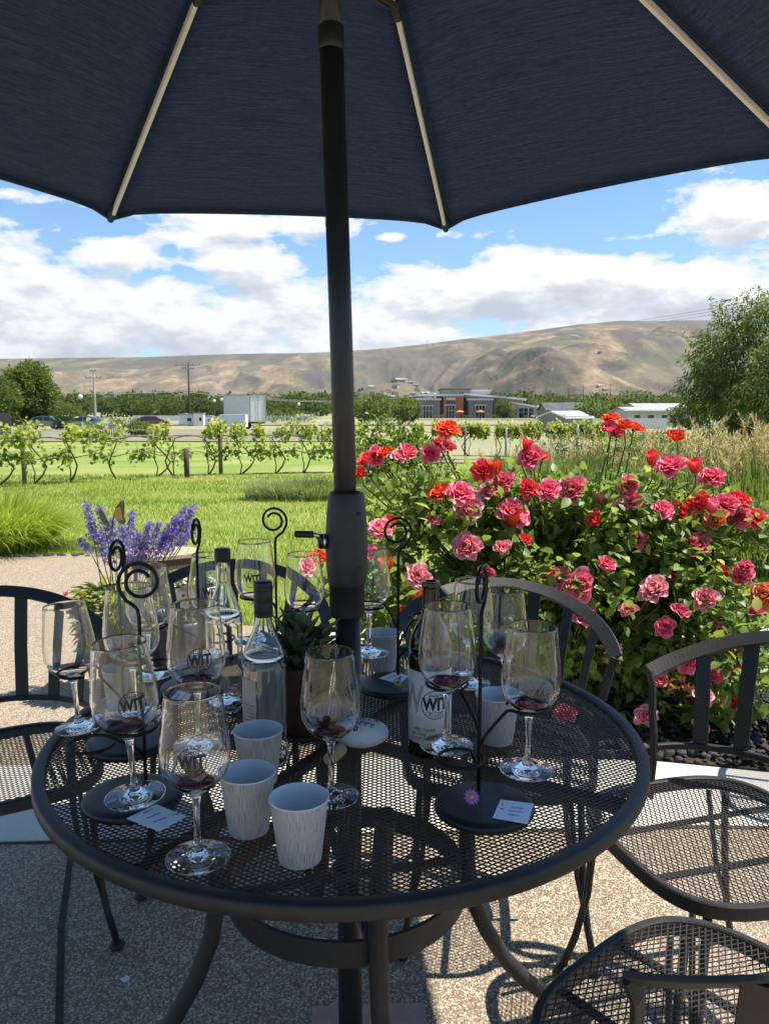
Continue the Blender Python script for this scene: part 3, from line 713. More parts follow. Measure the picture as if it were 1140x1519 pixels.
# cards
def card(px,z,label,lines,name='tasting_card'):
    P=[at_z(x,y,z) for x,y in px]; c=sum(P,Vector())/4
    e=empty(name,c,0,label,'paper card','handwritten tasting cards')
    m2=MB(); Q=[p-c for p in P]; up=Vector((0,0,.0006)); m2.add(Q+[q+up for q in Q],[(0,1,2,3),(7,6,5,4),(0,4,5,1),(1,5,6,2),(2,6,7,3),(3,7,4,0)]); m2.build('card',M['paper'],e)
    m2=MB(); A=Q[0]; ex=(Q[1]-Q[0]); ey=(Q[3]-Q[0]); r0=random.Random(len(label))
    for (u0,v0,u1,v1) in lines:
        pts=[]
        n=int(14*math.hypot(u1-u0,v1-v0)/.3)+8
        for k in range(n):
            t_=k/(n-1); u=u0+(u1-u0)*t_; vv=v0+(v1-v0)*t_+(.035 if k%2 else -.035)*r0.uniform(.4,1)
            u+=r0.uniform(-.01,.01); pts.append(A+ex*u+ey*vv+Vector((0,0,.0011)))
        m2.tube(pts,.00022,4)
    m2.build('handwriting',M['inkblue'],e); return e
zc=TZ+.0168
card([(188,1215),(232,1194),(277,1212),(237,1234)],zc,'white card on the left base disc under a hanging glass foot',[(.15,.35,.15,.05)][:0]+[(.42,.12,.75,.12),(.3,.35,.72,.4),(.25,.6,.6,.66),(.78,.7,.95,.75)])
card([(742,1187),(791,1193),(782,1223),(730,1214)],zc,'white card on the base disc beside the pink daisy',[(.12,.2,.12,.35),(.4,.35,.75,.35),(.35,.55,.8,.55),(.4,.75,.75,.75),(.1,.5,.22,.5)])
card([(562,1007),(583,998),(607,1003),(592,1015)],zc,'white card on the base disc behind the yellow flower',[(.2,.3,.7,.3),(.3,.6,.8,.6)])
card([(240,1044),(262,1024),(284,1031),(272,1048)],zc,'white card on a far base disc seen between the left glasses',[(.2,.3,.7,.3),(.3,.6,.8,.6)])
# small cut flowers on the holder bases
def daisy(loc,col,cen,label,r=.012,tilt=(.5,.2)):
    e=empty('cut_daisy',loc,0,label,'flower'); e.rotation_euler=(tilt[0],tilt[1],.4)
    m2=MB()
    for k in range(22):
        a=2*PI*k/22; d=Vector((math.cos(a),math.sin(a),.25 if k%2 else .05)); s=Vector((-math.sin(a),math.cos(a),0))
        m2.add([d*.002,d*r*.6+s*.0013,d*r+Vector((0,0,-.001)),d*r*.6-s*.0013],[(0,1,2,3)])
    m2.build('petals',mat('petal_'+label.split()[0],col,.6),e)
    MB().ball((0,0,.001),.0035,10,6,(1,1,.6)).build('centre',mat('centre_'+label.split()[0],cen,.7),e)
    m2=MB(); m2.tube([(0,0,-.001),(-.006,.003,-.006),(-.016,.008,-.006)],.0008,5); m2.add([(-.004,0,-.004),(.006,.012,-.003),(.012,.016,.002),(.008,.006,-.003)],[(0,1,2,3)]); m2.build('stem',M['leaf_shrub'],e)
daisy(at_z(699,1183,TZ+.027),(.62,.2,.5),(.75,.5,.05),'pink daisy lying at the foot of the near holder rod',.013,(.75,-.15))
daisy(at_z(590,1013,TZ+.026),(.55,.55,.06),(.12,.08,.02),'yellow flower lying at the foot of the back holder rod',.012,(.6,.1))
# ================================================================ GROUND
ZB=[(-40,-.05),(7,-.05),(14,-.12),(20,-.2),(45,-.62),(100,-1.2),(300,-1.6),(1500,-1.0),(2600,4),(3200,10),(16000,60)]
def zg(y): return float(np.interp(y,[b[0] for b in ZB],[b[1] for b in ZB]))
def sheet(name,xs,ys,off,mt,kind='structure',fx=None):
    V=[];F_=[]
    for y in ys:
        k=max(1,abs(y)/60) if fx else 1
        for x in xs: V.append((x*k,y,zg(y)+off))
    n=len(xs)
    for j in range(len(ys)-1):
        for i in range(n-1): F_.append((j*n+i,j*n+i+1,(j+1)*n+i+1,(j+1)*n+i))
    o=npmesh(name,V,F_,mt,smooth=True); o['kind']=kind; return o
sheet('ground',list(range(-120,121,10)),[-40,-10,7,14,20,45,100,300,700,1500,2600,3200,16000],0,M['field'],fx=1)
ysL=[-3,7,14,20,45,62]
sheet('lawn',[-60,-30,-10,0,10,30,60],ysL,.03,M['lawn'])
# patio slab
PP=[(-9,-4),(8,-4),(8,4.5),(.2,4.62),(-.4,4.66),(-1.13,4.85),(-1.45,5.25),(-1.75,5.9),(-2.1,6.6),(-2.45,7.12),(-2.8,7.24),(-3.4,7.15),(-4.2,7.02),(-9,6.9)]
o=MB().prism(PP,-.12,0).build('patio',M['aggregate']); o['kind']='structure'
BAND=[(-9,2.35),(-1.28,2.30),(1.0,2.40),(8,2.2),(8,2.62),(3.0,2.56),(1.4,2.77),(1.0,2.87),(-.05,2.9),(-2.2,2.78),(-9,2.85)]
o=MB().prism(BAND,-.05,.005).build('concrete_path',M['concrete']); o['kind']='structure'
EDGE=[(-.4,4.42),(.2,4.45),(1.9,4.42),(8,4.1),(8,4.5),(1.9,4.72),(.2,4.68),(-.4,4.66)]
o=MB().prism(EDGE,-.1,.012).build('concrete_kerb',M['concrete']); o['kind']='structure'
mb=MB(); mb.tube([(-.95,2.29,.001),(-.928,2.21,.001),(-.83,1.9,.001),(-.705,1.576,.001),(-.60,1.3,.001),(-.4,.7,.001)],0,flat=(.017,.005,(0,0,1)))
mb.tube([(-.95,2.9,.001),(-1.6,4.9,.001)],0,flat=(.011,.004,(0,0,1))); mb.tube([(-9,2.29,.001),(-1.28,2.292,.001),(1.0,2.39,.001),(8,2.19,.001)],0,flat=(.01,.004,(0,0,1)))
o=mb.build('patio_joint',M['joint']); o['kind']='structure'
o=MB().prism([(-.155,1.36),(.10,1.36),(.09,1.63),(-.16,1.62)],-.02,.006).build('mortar_footing',M['mortar']); o['kind']='structure'
# small white splat on the patio
mb=MB(); c=at_z(186,1453,.0045); mb.add([c+Vector((random.uniform(.5,1.2)*.012*math.cos(a),random.uniform(.4,1.2)*.014*math.sin(a),0)) for a in np.linspace(0,6.0,14)],[tuple(range(14))]); o=mb.build('patio_stain',M['white']); o['kind']='structure'
# rock bed
BED=[(.12,2.93),(1.0,2.885),(1.4,2.785),(3.0,2.575),(8,2.6),(8,4.1),(1.9,4.41),(.2,4.43)]
o=MB().prism(BED,-.05,.006).build('bed_soil',M['soil']); o['kind']='structure'
def inpoly(x,y,P):
    c=False;n=len(P)
    for i in range(n):
        x1,y1=P[i];x2,y2=P[(i+1)%n]
        if (y1>y)!=(y2>y) and x<(x2-x1)*(y-y1)/(y2-y1)+x1: c=not c
    return c
bm=bmesh.new(); bmesh.ops.create_icosphere(bm,subdivisions=1,radius=1); iv=np.array([v.co[:] for v in bm.verts]); it_=np.array([[v.index for v in f.verts] for f in bm.faces]); bm.free()
V=[];Fc=[];k=0
r0=np.random.default_rng(3)
while k<8500:
    x=r0.uniform(.12,4.2); y=r0.uniform(2.5,4.45)
    if not inpoly(x,y,BED): continue
    s=r0.uniform(.008,.019)*(1.35 if r0.random()<.15 else 1); q=iv*(1+r0.uniform(-.28,.28,(len(iv),1)))*np.array([s*r0.uniform(.8,1.3),s*r0.uniform(.8,1.3),s*r0.uniform(.6,.95)])
    a=r0.uniform(0,6.28); Rm=np.array([[math.cos(a),-math.sin(a),0],[math.sin(a),math.cos(a),0],[0,0,1]])
    q=q@Rm.T+np.array([x,y,.006+s*.4+r0.uniform(0,.02)]); Fc.append(it_+len(iv)*k); V.append(q); k+=1
o=npmesh('lava_gravel',np.vstack(V),np.vstack(Fc),M['lava']); tag(o,'loose dark lava rocks spread under the rose bush','gravel',kind='stuff')
# lawn blades near the patio
n=150000; y=4.5+ (r0.random(n)**1.7)*13; x=r0.uniform(-.62,.62,n)*(y+1); 
keep=np.array([not inpoly(a,b,PP) and not inpoly(a,b,EDGE) for a,b in zip(x,y)]); x=x[keep];y=y[keep];n=len(x)
zz=np.interp(y,[b[0] for b in ZB],[b[1] for b in ZB])+.03
h=r0.uniform(.02,.05,n)*(1+y*.03); w=r0.uniform(.0012,.0026,n)*(1+y*.22); a=r0.uniform(0,6.28,n); ln=r0.uniform(-.6,.6,(n,2))*h[:,None]
V=np.zeros((n,3,3)); V[:,0]=np.stack([x-w*np.cos(a),y-w*np.sin(a),zz],1); V[:,1]=np.stack([x+w*np.cos(a),y+w*np.sin(a),zz],1); V[:,2]=np.stack([x+ln[:,0],y+ln[:,1],zz+h],1)
o=npmesh('lawn_grass',V.reshape(-1,3),np.arange(n*3).reshape(-1,3),M['blade_lawn'],col=np.repeat(np.clip(.5+.34*r0.normal(size=n)*.6+np.array([1.1*mn.noise(Vector((a*.35,b*.9,3)))+.5*mn.noise(Vector((a*2,b*2,8))) for a,b in zip(x,y)]),0,1),3)); tag(o,'short mown lawn grass beyond the patio edge','grass',kind='stuff')
# ================================================================ ROSE BUSH
def leafarr(P,D,U,L,W,var,fold=.22,curl=.15):
    """vectorised folded leaves"""
    n=len(P); D=D/np.linalg.norm(D,axis=1)[:,None]; Sx=np.cross(D,U); Sx/=np.maximum(np.linalg.norm(Sx,axis=1),1e-6)[:,None]; U=np.cross(Sx,D)
    L=L[:,None];W=W[:,None]/2
    V=np.stack([P,P+D*L*.3+Sx*W*.85+U*fold*W,P+D*L*.65+Sx*W*.8+U*fold*W-U*curl*L*.3,P+D*L-U*curl*L,P+D*L*.65-Sx*W*.8+U*fold*W-U*curl*L*.3,P+D*L*.3-Sx*W*.85+U*fold*W,P+D*L*.5-U*curl*L*.15],1)
    b=(np.arange(n)*7)[:,None]
    F_=np.concatenate([b+np.array([[0,1,6]]),b+np.array([[1,2,6]]),b+np.array([[2,3,6]]),b+np.array([[3,4,6]]),b+np.array([[4,5,6]]),b+np.array([[5,0,6]])],0)
    return V.reshape(-1,3),F_,np.repeat(var,7)
rb=empty('rose_bush',(.95,3.4,0),0,'big rose bush covered in red, coral and pink blooms right of the umbrella pole','rose bush')
ORI=Vector((.95,3.4,0))
def rosecol(name,inner,outer,rough=.55):
    m=mat(name,inner,rough,0,.25); t=NT(m); a=t.N('ShaderNodeAttribute',attribute_name='var')
    v=t.coord('Object'); nz=t.noise(v,60,3)
    f=t.math('ADD',a.outputs['Fac'],t.math('MULTIPLY',t.math('SUBTRACT',nz,.5),.6))
    c=t.ramp(f,[(.1,inner),(.85,outer)]); t.L(c,t.b.inputs['Base Color'])
    tr=t.N('ShaderNodeBsdfTranslucent'); t.L(c,tr.inputs['Color']); mx=t.N('ShaderNodeMixShader'); mx.inputs[0].default_value=.3
    t.L(t.b.outputs[0],mx.inputs[1]); t.L(tr.outputs[0],mx.inputs[2]); t.L(mx.outputs[0],t.n['Material Output'].inputs[0]); return m
RC={'R':rosecol('rose_red',(.75,.02,.025),(.92,.13,.12)),'P':rosecol('rose_pink',(.82,.03,.11),(.97,.30,.40)),'M':rosecol('rose_mid',(.86,.14,.2),(.98,.5,.54)),
    'L':rosecol('rose_light',(.85,.12,.2),(.98,.62,.64)),'C':rosecol('rose_coral',(.8,.05,.01),(.88,.16,.07)),'O':rosecol('rose_orange',(.9,.2,.04),(.92,.42,.2))}
def rose_mesh(np_,openness,seed):
    """unit-radius rose made of cupped petals on a golden spiral; +z is its face"""
    r=random.Random(seed); V=[];F_=[];C=[]
    for i in range(np_):
        t=(i+.5)/np_; a=i*2.39996+r.uniform(-.2,.2)
        rad=.05+.42*t**.9*openness; tiltA=R(8+72*t**1.2*openness)
        L=.34+.52*t; W=(.30+.55*t)
        d=Vector((math.cos(a),math.sin(a),0)); s=Vector((-math.sin(a),math.cos(a),0))
        base=d*(rad*.45)+Vector((0,0,-.25-.12*t)); up=(Vector((0,0,1))*math.cos(tiltA)+d*math.sin(tiltA))
        nn=(d*math.cos(tiltA)-Vector((0,0,1))*math.sin(tiltA))
        b=len(V); NU,NV=6,5
        L*=r.uniform(.85,1.15)
        for j in range(NV):
            v=j/(NV-1); wid=W*(.35+.75*math.sin(PI*min(1,.12+v*.62))**1)* (1 if v<.8 else .82)
            for i2 in range(NU):
                u=i2/(NU-1)*2-1
                cup=.30*(1-u*u)*0+(-.34*u*u)*wid
                frill=r.uniform(-.035,.035)*(v>.6)+.05*math.sin(u*5+i)*v*v
                p=base+up*(L*v*(1-.12*u*u))+s*(u*wid/2)+nn*(cup*1.0+.16*L*math.sin(v*PI*.9)+frill+ (.22*L*max(0,v-.7)/.3 if t>.4 else 0))
                V.append(tuple(p)); C.append(min(1,max(0,(.15+.5*v*v+.42*abs(u)*v)*(.55+.6*t))))
        for j in range(NV-1):
            for i2 in range(NU-1): F_.append((b+j*NU+i2,b+j*NU+i2+1,b+(j+1)*NU+i2+1,b+(j+1)*NU+i2))
    V=np.array(V); m_=np.percentile(np.linalg.norm(V[:,:2],axis=1),97); V/=m_
    return V,np.array(F_),C
RM={}
for key,(n_,op,sd) in {'full':(34,1.0,1),'full2':(30,.92,5),'full3':(26,1.06,17),'full4':(38,.96,29),'half':(18,.62,9),'bud':(9,.25,3)}.items():
    V,F_,C=rose_mesh(n_,op,sd)
    for ck_,mt in RC.items():
        o=npmesh('tmp',V,F_,mt,smooth=True,col=C); RM[(key,ck_)]=o.data; bpy.data.objects.remove(o)
ROSES=[(664,632,32,'C'),(541,681,22,'R'),(556,676,30,'P'),(570,669,20,'C'),(534,701,18,'R'),(593,674,26,'M'),(606,669,24,'P'),(641,673,30,'P'),(650,660,24,'R'),(664,662,20,'P'),(716,697,32,'R'),(735,693,16,'C'),(747,712,26,'P'),(726,724,42,'L'),(683,728,38,'P'),(649,728,34,'C'),(695,752,42,'L'),(763,757,42,'P'),(690,810,42,'M'),(641,771,22,'M'),(562,782,36,'M'),(620,855,36,'L'),(785,676,34,'P'),(806,676,17,'R'),(781,660,13,'R'),(784,724,27,'R'),(813,725,33,'P'),(836,726,22,'P'),(820,853,34,'P'),(576,836,13,'C'),(617,883,15,'C'),(552,819,22,'P'),(474,822,26,'C'),(458,840,28,'M'),
(906,617,26,'C'),(904,634,24,'P'),(924,629,26,'C'),(941,631,26,'C'),(915,642,20,'P'),(1002,646,23,'C'),(966,680,15,'R'),(993,687,40,'P'),(1030,691,15,'R'),(1053,704,36,'P'),(849,724,38,'P'),(932,718,30,'P'),(935,738,32,'P'),(890,738,14,'M'),(912,746,13,'M'),(1035,742,30,'R'),(985,753,28,'P'),(1012,757,33,'R'),(1058,770,34,'O'),(1056,752,13,'P'),(1075,745,36,'P'),(1098,738,32,'R'),(1115,766,36,'R'),(1095,767,30,'P'),(1028,806,44,'P'),(1102,842,26,'P'),(1098,852,30,'P'),(1073,847,20,'R'),(967,871,44,'L'),(1044,886,34,'M'),(1131,881,40,'O'),(856,867,42,'P'),(826,853,34,'P'),(868,897,26,'P'),
(863,912,36,'M'),(1061,937,32,'P'),(1018,981,34,'P'),(1092,978,32,'P'),(1089,998,24,'P'),(1084,1042,22,'R'),(1074,1056,27,'P'),(1039,1073,24,'M'),(959,1060,34,'M'),(1081,952,20,'P'),(838,1052,40,'P'),(985,930,30,'P'),(930,905,24,'M'),(1010,905,22,'P'),(900,835,26,'P'),(945,800,26,'P'),(745,812,22,'M'),(720,850,24,'P'),(780,800,18,'R'),(1060,1000,26,'P'),(1045,1035,28,'M'),(980,1010,22,'P'),(760,770,16,'C'),(880,770,22,'R'),(1000,850,20,'R'),(600,905,18,'C'),(578,778,16,'C'),(1120,905,20,'P')]
# canopy extent in the bush's own space: depth of bloom by height
def bushY(px,py,k):
    rr=random.Random(k*13+1)
    f=min(1,max(0,(py-620)/420)); Y=3.38-.42*f**.8
    if px>1060: Y+=.1
    if px<600: Y=3.05 if py>750 else 3.3
    return Y+rr.uniform(-.07,.07)
stm=MB(); tips_=[]
CN={'R':'red rose','C':'coral red rose','P':'deep pink rose','M':'pink rose','L':'pale pink rose','O':'orange rose'}
for k,(px,py,dm,cl) in enumerate(ROSES):
    Y=bushY(px,py,k); 
    if (px,py)==(838,1052): Y=2.95
    p=at_y(px,py,Y); rad=dm*.5*(Y*.992)/F*1.30
    rr=random.Random(k)
    kind='bud' if dm<17 else ('half' if dm<26 else rr.choice(('full','full2','full3','full4')))
    d=Vector((CH*0-p.x*.25+rr.uniform(-.5,.5),-1+rr.uniform(-.1,.5),.55+rr.uniform(-.3,.5)+(.8 if cl in 'C' else 0))).normalized()
    if kind=='bud': d=Vector((rr.uniform(-.3,.3),-.2,1)).normalized()
    o=place(RM[(kind,cl)],'flower',rb,p-ORI); o.rotation_euler=(d.to_track_quat('Z','Y').to_matrix()@Matrix.Rotation(rr.uniform(0,6.28),3,'Z')).to_euler(); rad2=rad*(.9 if kind!='bud' else 1.1)
    o.scale=(rad2*rr.uniform(.92,1.08),rad2*rr.uniform(.88,1.05),rad2*(1.0 if kind!='bud' else 1.6)); o['label']=CN[cl]
    b=p-d*rad*.45
    root=Vector((.85+(p.x-.85)*.22+rr.uniform(-.08,.08),3.42+rr.uniform(-.15,.15),max(.02,p.z*.25)))
    m1=b.lerp(root,.45)+Vector((rr.uniform(-.04,.04),.05,-.03)); m0=b-d*.05-Vector((0,0,.03))
    stm.tube([b-ORI,m0-ORI,m0.lerp(m1,.5)-ORI+Vector((0,.0,-.01)),m1-ORI,root-ORI],[.0028,.003,.0036,.0045,.006],5); tips_.append((b,m0,m1))
    stm.ball(b-ORI,rad*.22,6,4)
for k in range(12):
    rr=random.Random(k+50); a=k*.52
    stm.tube([(-.1+.07*math.cos(a),.05*math.sin(a),-.0),(-.1+.25*math.cos(a),.15*math.sin(a),.3),(-.1+.5*math.cos(a),.3*math.sin(a),.62)],[.012,.009,.005],6)
stm.build('stems',M['stem'],rb)
# leaves: volume of ellipsoids, plus leaves along each flower stem
r0=np.random.default_rng(21)
ELL=[((.75,3.45,.50),(.62,.42,.48),8200),((1.2,3.42,.50),(.40,.38,.42),4600),((1.5,3.45,.74),(.22,.22,.2),1000),((.35,3.42,.55),(.34,.34,.42),2400),((.95,3.42,.86),(.55,.28,.2),1900),((.10,3.38,.70),(.36,.25,.40),1500),((.42,3.4,.9),(.3,.2,.2),500),((.0,3.25,.38),(.16,.2,.3),200),((1.42,3.15,.28),(.25,.22,.25),600)]
Pn=[];Dn=[]
for c,rr_,nn in ELL:
    q=r0.normal(size=(nn*3,3)); q/=np.linalg.norm(q,axis=1)[:,None]; rad=r0.random(nn*3)**(1/2.2)
    cell=np.array([mn.noise(Vector(((c[0]+a[0]*rr_[0])*5,(c[1]+a[1]*rr_[1])*5,(c[2]+a[2]*rr_[2])*5))) for a in q*rad[:,None]])
    lump=1+.22*np.array([mn.noise(Vector((a[0]*2.4+c[0],a[1]*2.4,a[2]*2.4))) for a in q])
    sel=np.where(cell>-.12)[0][:nn]
    P=np.array(c)+q[sel]*rad[sel][:,None]*lump[sel][:,None]*np.array(rr_); Pn.append(P); Dn.append(q[sel])
P=np.vstack(Pn);D=np.vstack(Dn); ok=P[:,2]>.05; P=P[ok];D=D[ok]
# a thinner zone near the left umbrella side
P2=[];D2=[]
for (b,m0,m1) in tips_:
    for j in range(11):
        t_=random.random(); q=m0.lerp(m1,t_); a=random.random()*6.28
        P2.append(q+Vector((random.uniform(-.02,.02),random.uniform(-.02,.02),random.uniform(-.02,.01)))); D2.append(Vector((math.cos(a),math.sin(a)-.2,random.uniform(-.2,.5))))
P=np.vstack([P,np.array(P2)]); D=np.vstack([D,np.array(D2)]); n=len(P)
D=D*.6+r0.normal(size=(n,3))*.6+np.array([0,-.1,-.1]); U=np.array([0,-.15,1])+r0.normal(size=(n,3))*.45
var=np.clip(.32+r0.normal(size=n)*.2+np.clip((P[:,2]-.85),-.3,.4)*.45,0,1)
var[r0.random(n)<.05]=.95
L=r0.uniform(.022,.066,n)*1.05
V,F_,C=leafarr(P-np.array(ORI),D,U,L,L*.68,var); npmesh('foliage',V,F_,M['leaf_rose'],rb,col=C)
# spent brown blooms
SPENT=noisy('spent_petals',(.22,.07,.03),(.42,.2,.09),60,.9)
for px,py in ((900,965),(915,960),(1000,1020),(1020,1022),(1010,1010),(1030,1028),(990,1012),(905,975)):
    p=at_y(px,py,2.98)-ORI; mb=MB()
    for _ in range(14):
        d=Vector((random.uniform(-1,1),random.uniform(-1,1),random.uniform(-1,1)))*.022; s=Vector((random.uniform(-1,1),random.uniform(-1,1),random.uniform(-1,1)))*.01
        mb.add([p,p+d+s,p+d*1.2,p+d-s],[(0,1,2,3)])
    mb.build('spent_bloom',SPENT,rb)['label']='withered brown rose'

# ================================================================ grasses, flowers
def blades(n,ctr,rad,hgt,w,lean,seed,arch=.6,segs=5,top=None):
    r=np.random.default_rng(seed); a=r.uniform(0,6.28,n); q=np.sqrt(r.random(n))*rad
    bx=q*np.cos(a); by=q*np.sin(a); h=hgt*r.uniform(.6,1.1,n); da=a+r.normal(size=n)*.5; ln=lean*r.uniform(.3,1.1,n)*(.35+q/rad)
    V=np.zeros((n,segs+1,2,3)); 
    for j in range(segs+1):
        t=j/segs; out=ln*t**1.5; z=h*(t-arch*t**3*.55*(ln/max(lean,.01)))
        ww=w*(1-t**1.6)+.0004; sx=-np.sin(da)*ww; sy=np.cos(da)*ww
        cx=bx+np.cos(da)*out; cy=by+np.sin(da)*out
        V[:,j,0]=np.stack([cx-sx,cy-sy,z],1); V[:,j,1]=np.stack([cx+sx,cy+sy,z],1)
    k=(segs+1)*2; b=(np.arange(n)*k)[:,None]; F_=np.concatenate([b+np.array([[2*j,2*j+1,2*j+3,2*j+2]]) for j in range(segs)],0)
    return V.reshape(-1,3)+np.array(ctr),F_,np.repeat(r.random(n),k)
V,F_,C=blades(5200,(0,0,0),.42,.66,.0045,.5,4,.9,6)
o=npmesh('grass_clump',V,F_,M['blade_lime'],col=C); o.location=(-3.75,7.55,-.04); tag(o,'arching lime green ornamental grass clump at the patio corner','ornamental grass')
o.scale=(1.2,1.0,1.0)
mb=MB()
for i in range(70): mb.ball((-3.5+random.uniform(-.9,.9),7.12+random.uniform(-.05,.06),.0),.03,6,4,(1,1,.6),jit=.2)
o=mb.build('clump_gravel',M['lava']); tag(o,'small dark rocks along the foot of the lime grass clump','gravel',kind='stuff')
# tall grass patch behind the lawn, left of the rose bush
def grassobj(name,px,py,Y,n,rad,h,mtl,label,seed,lean=.25,w=.006,sc=(1,1,1),cat='ornamental grass',group=None,plumes=0):
    p=at_y(px,py,Y); z=zg(Y); e=empty(name,(p.x,Y,z),0,label,cat,group)
    V,F_,C=blades(n,(0,0,0),rad,h,w,lean,seed,.6,4); b=npmesh('blades',V*np.array(sc),F_,mtl,e,col=C)
    if plumes:
        r=random.Random(seed); m2=MB(); VP=[];FP=[];CP_=[];bb=0
        for k in range(plumes):
            a=r.uniform(0,6.28); q=rad*math.sqrt(r.random()); hh=h*r.uniform(.8,1.25); b0=Vector((q*math.cos(a)*sc[0],q*math.sin(a)*sc[1],0)); ln=Vector((r.uniform(-.22,.3),r.uniform(-.15,.15),0))*h
            t0=b0+ln*.6+Vector((0,0,hh*.8)); t1=b0+ln+Vector((0,0,hh)); m2.tube([b0,b0+ln*.25+Vector((0,0,hh*.5)),t0],.004,4)
            for s in range(60):
                u=r.random(); c=t0.lerp(t1+ln*.25*u,u); fat=.062*math.sin(PI*min(1,.15+.8*u))*1.2
                d=(t1-t0).normalized()*.05+Vector((r.uniform(-1,1),r.uniform(-1,1),r.uniform(-.7,.3)))*fat; s_=Vector((r.uniform(-1,1),r.uniform(-1,1),0))*.007
                VP+= [c-s_,c+s_,c+d]; FP.append((bb,bb+1,bb+2)); bb+=3; CP_+= [r.random()]*3
        m2.build('plume_stems',M['stem'],e); npmesh('plumes',VP,FP,M['plume'],e,col=CP_)
    return e
grassobj('tall_grass',455,730,12.3,2600,.8,.42,M['leaf_grassgrey'],'patch of unmown tall grass at the lawn edge left of the roses',31,.3,.007,(1.15,.5,1))
RG='feathery reeds behind the rose bush'
for k,(px,Y,rad,h,pl,sc,lb) in enumerate([(800,13.0,.8,.9,10,(1.2,1,1),'reed clump behind the roses nearest the pole side, few tan plumes'),(862,11,.75,.95,46,(1.2,1,1),'dense tan plumed reed clump just behind the tallest rose stem'),(930,12.5,.9,.8,10,(1.3,1,1),'low green reed clump with few plumes under the single coral rose'),
   (985,9.5,.7,.85,24,(1.2,1,1),'reed clump with pale plumes above the far right roses'),(1060,8.6,.7,.98,60,(1.2,1,1),'tall reed clump thick with tan plumes below the willow'),(1130,8.0,.7,1.08,80,(1.2,1,1),'tallest tan plumed reed clump, cut by the right edge'),(1120,6.7,.5,.62,10,(1.5,1,1),'short green reed clump at the lawn edge on the far right'),(1020,10.5,.8,.95,24,(1.4,1,1),'reed clump with nodding plumes between the two denser ones')]):
    grassobj('reed_clump',px,700,Y,2100,rad,h,M['blade'],lb,40+k,.22,.0065,sc,'reeds',RG,pl)
for k,(px,Y,rad,h) in enumerate([(700,14,.9,.45),(760,12,.9,.4),(880,8.5,.7,.45),(960,7.6,.7,.5)]):
    grassobj('grass_tuft',px,700,Y,1800,rad,h,M['blade'],['shaggy green grass tuft behind the pale roses','shaggy green grass tuft behind the middle roses','shaggy grass tuft close behind the tall rose stem','shaggy grass tuft in front of the plumed reeds'][k],70+k,.25,.006,(1.5,1,1),'grass tuft','grass tufts behind the rose bush')
# leafy plants
def crown(name,n,ctr,rad,size,mtl,parent,seed,lump=.35,droop=0,hole=-.1,freq=1.2,asp=.5,inner=.45,var0=.45):
    r=np.random.default_rng(seed); m_=int(n*1.7); q=r.normal(size=(m_,3)); q/=np.linalg.norm(q,axis=1)[:,None]
    rr=inner+(1-inner)*r.random(m_)**.6
    off=seed*7.7
    lm=np.array([mn.noise(Vector((a[0]*freq*1.6+off,a[1]*freq*1.6,a[2]*freq*1.6)))+.5*mn.noise(Vector((a[0]*freq*4+off,a[1]*freq*4,a[2]*freq*4))) for a in q])
    P=q*(rr*(1+lump*lm))[:,None]*np.array(rad)
    hl=np.array([mn.noise(Vector(tuple(p/np.array(rad)*freq*2.6+off))) for p in P])
    s=np.where(hl>hole)[0][:n]; P=P[s]+np.array(ctr); Dq=q[s]+r.normal(size=(len(s),3))*.6; Dq[:,2]-=droop; n=len(s)
    U=np.array([0,0,1])+r.normal(size=(n,3))*.5; var=np.clip(var0+.25*hl[s]*1.6+r.normal(size=n)*.17,0,1)
    L=size*r.uniform(.6,1.25,n); V,F_,C=leafarr(P,Dq,U,L,L*asp,var); return npmesh(name,V,F_,mtl,parent,col=C)
def tree(name,x,y,h,rad,n,size,mtl,label,seed,cat='tree',group=None,trunk=.12,cz=None,droop=0,hole=-.12,freq=1.2,asp=.6,z=None,lump=.35,base=.15):
    z=zg(y) if z is None else z; e=empty(name,(x,y,z),0,label,cat,group)
    cz=h-rad[2] if cz is None else cz; mb=MB(); r=random.Random(seed)
    mb.tube([(0,0,-.2),(0.02*h,0,h*.2),(-.01*h,.01*h,cz)],[trunk*1.4,trunk,trunk*.5],7)
    for k in range(7):
        a=k*.9+r.random(); z0=h*r.uniform(.12,.35); d=Vector((math.cos(a)*rad[0]*.7,math.sin(a)*rad[1]*.7,cz+r.uniform(-.2,.5)*rad[2]-z0))
        s=Vector((0,0,z0)); mb.tube([s,s+d*.4+Vector((0,0,d.z*.1)),s+d],[trunk*.5,trunk*.3,trunk*.1],5)
    mb.build('trunk',M['bark'],e); crown('crown',n,(0,0,cz),rad,size,mtl,e,seed,lump=lump,droop=droop,hole=hole,freq=freq,asp=asp); return e
# light shrub behind the roses
def X(px,Y): return at_y(px,600,Y).x
for k,(px,Y,h,rx,n,lb) in enumerate([(578,15,1.22,.62,2600,'light green leafy shrub standing up behind the left roses'),(610,15.6,.95,.7,2000,'rounded green shrub behind the second rose cluster'),(541,14.5,.8,.5,1400,'low green shrub peeking out just right of the umbrella pole')]):
    tree('leafy_shrub',X(px,Y),Y,h,(rx,.5,h*.5),n,.085,M['leaf_shrub'],lb,300+k,'shrub','leafy shrubs behind the roses',.03,hole=-.05,freq=1.6,lump=.5)
for k,(px,Y,h,rx,lb) in enumerate([(905,24,1.0,1.9,'dark green hedge shrub in front of the grey shed'),(985,22,.9,1.8,'dark green hedge shrub below the cream house'),(1060,17,.8,1.6,'dark green hedge shrub right beside the willow'),(935,17,.62,1.3,'lower green hedge shrub in front of the darker ones')]):
    tree('hedge_shrub',X(px,Y),Y,h,(rx,.7,h*.55),2300,.1,M['leaf_tree'],lb,320+k,'shrub','hedge shrubs before the houses',.03,hole=-.2)
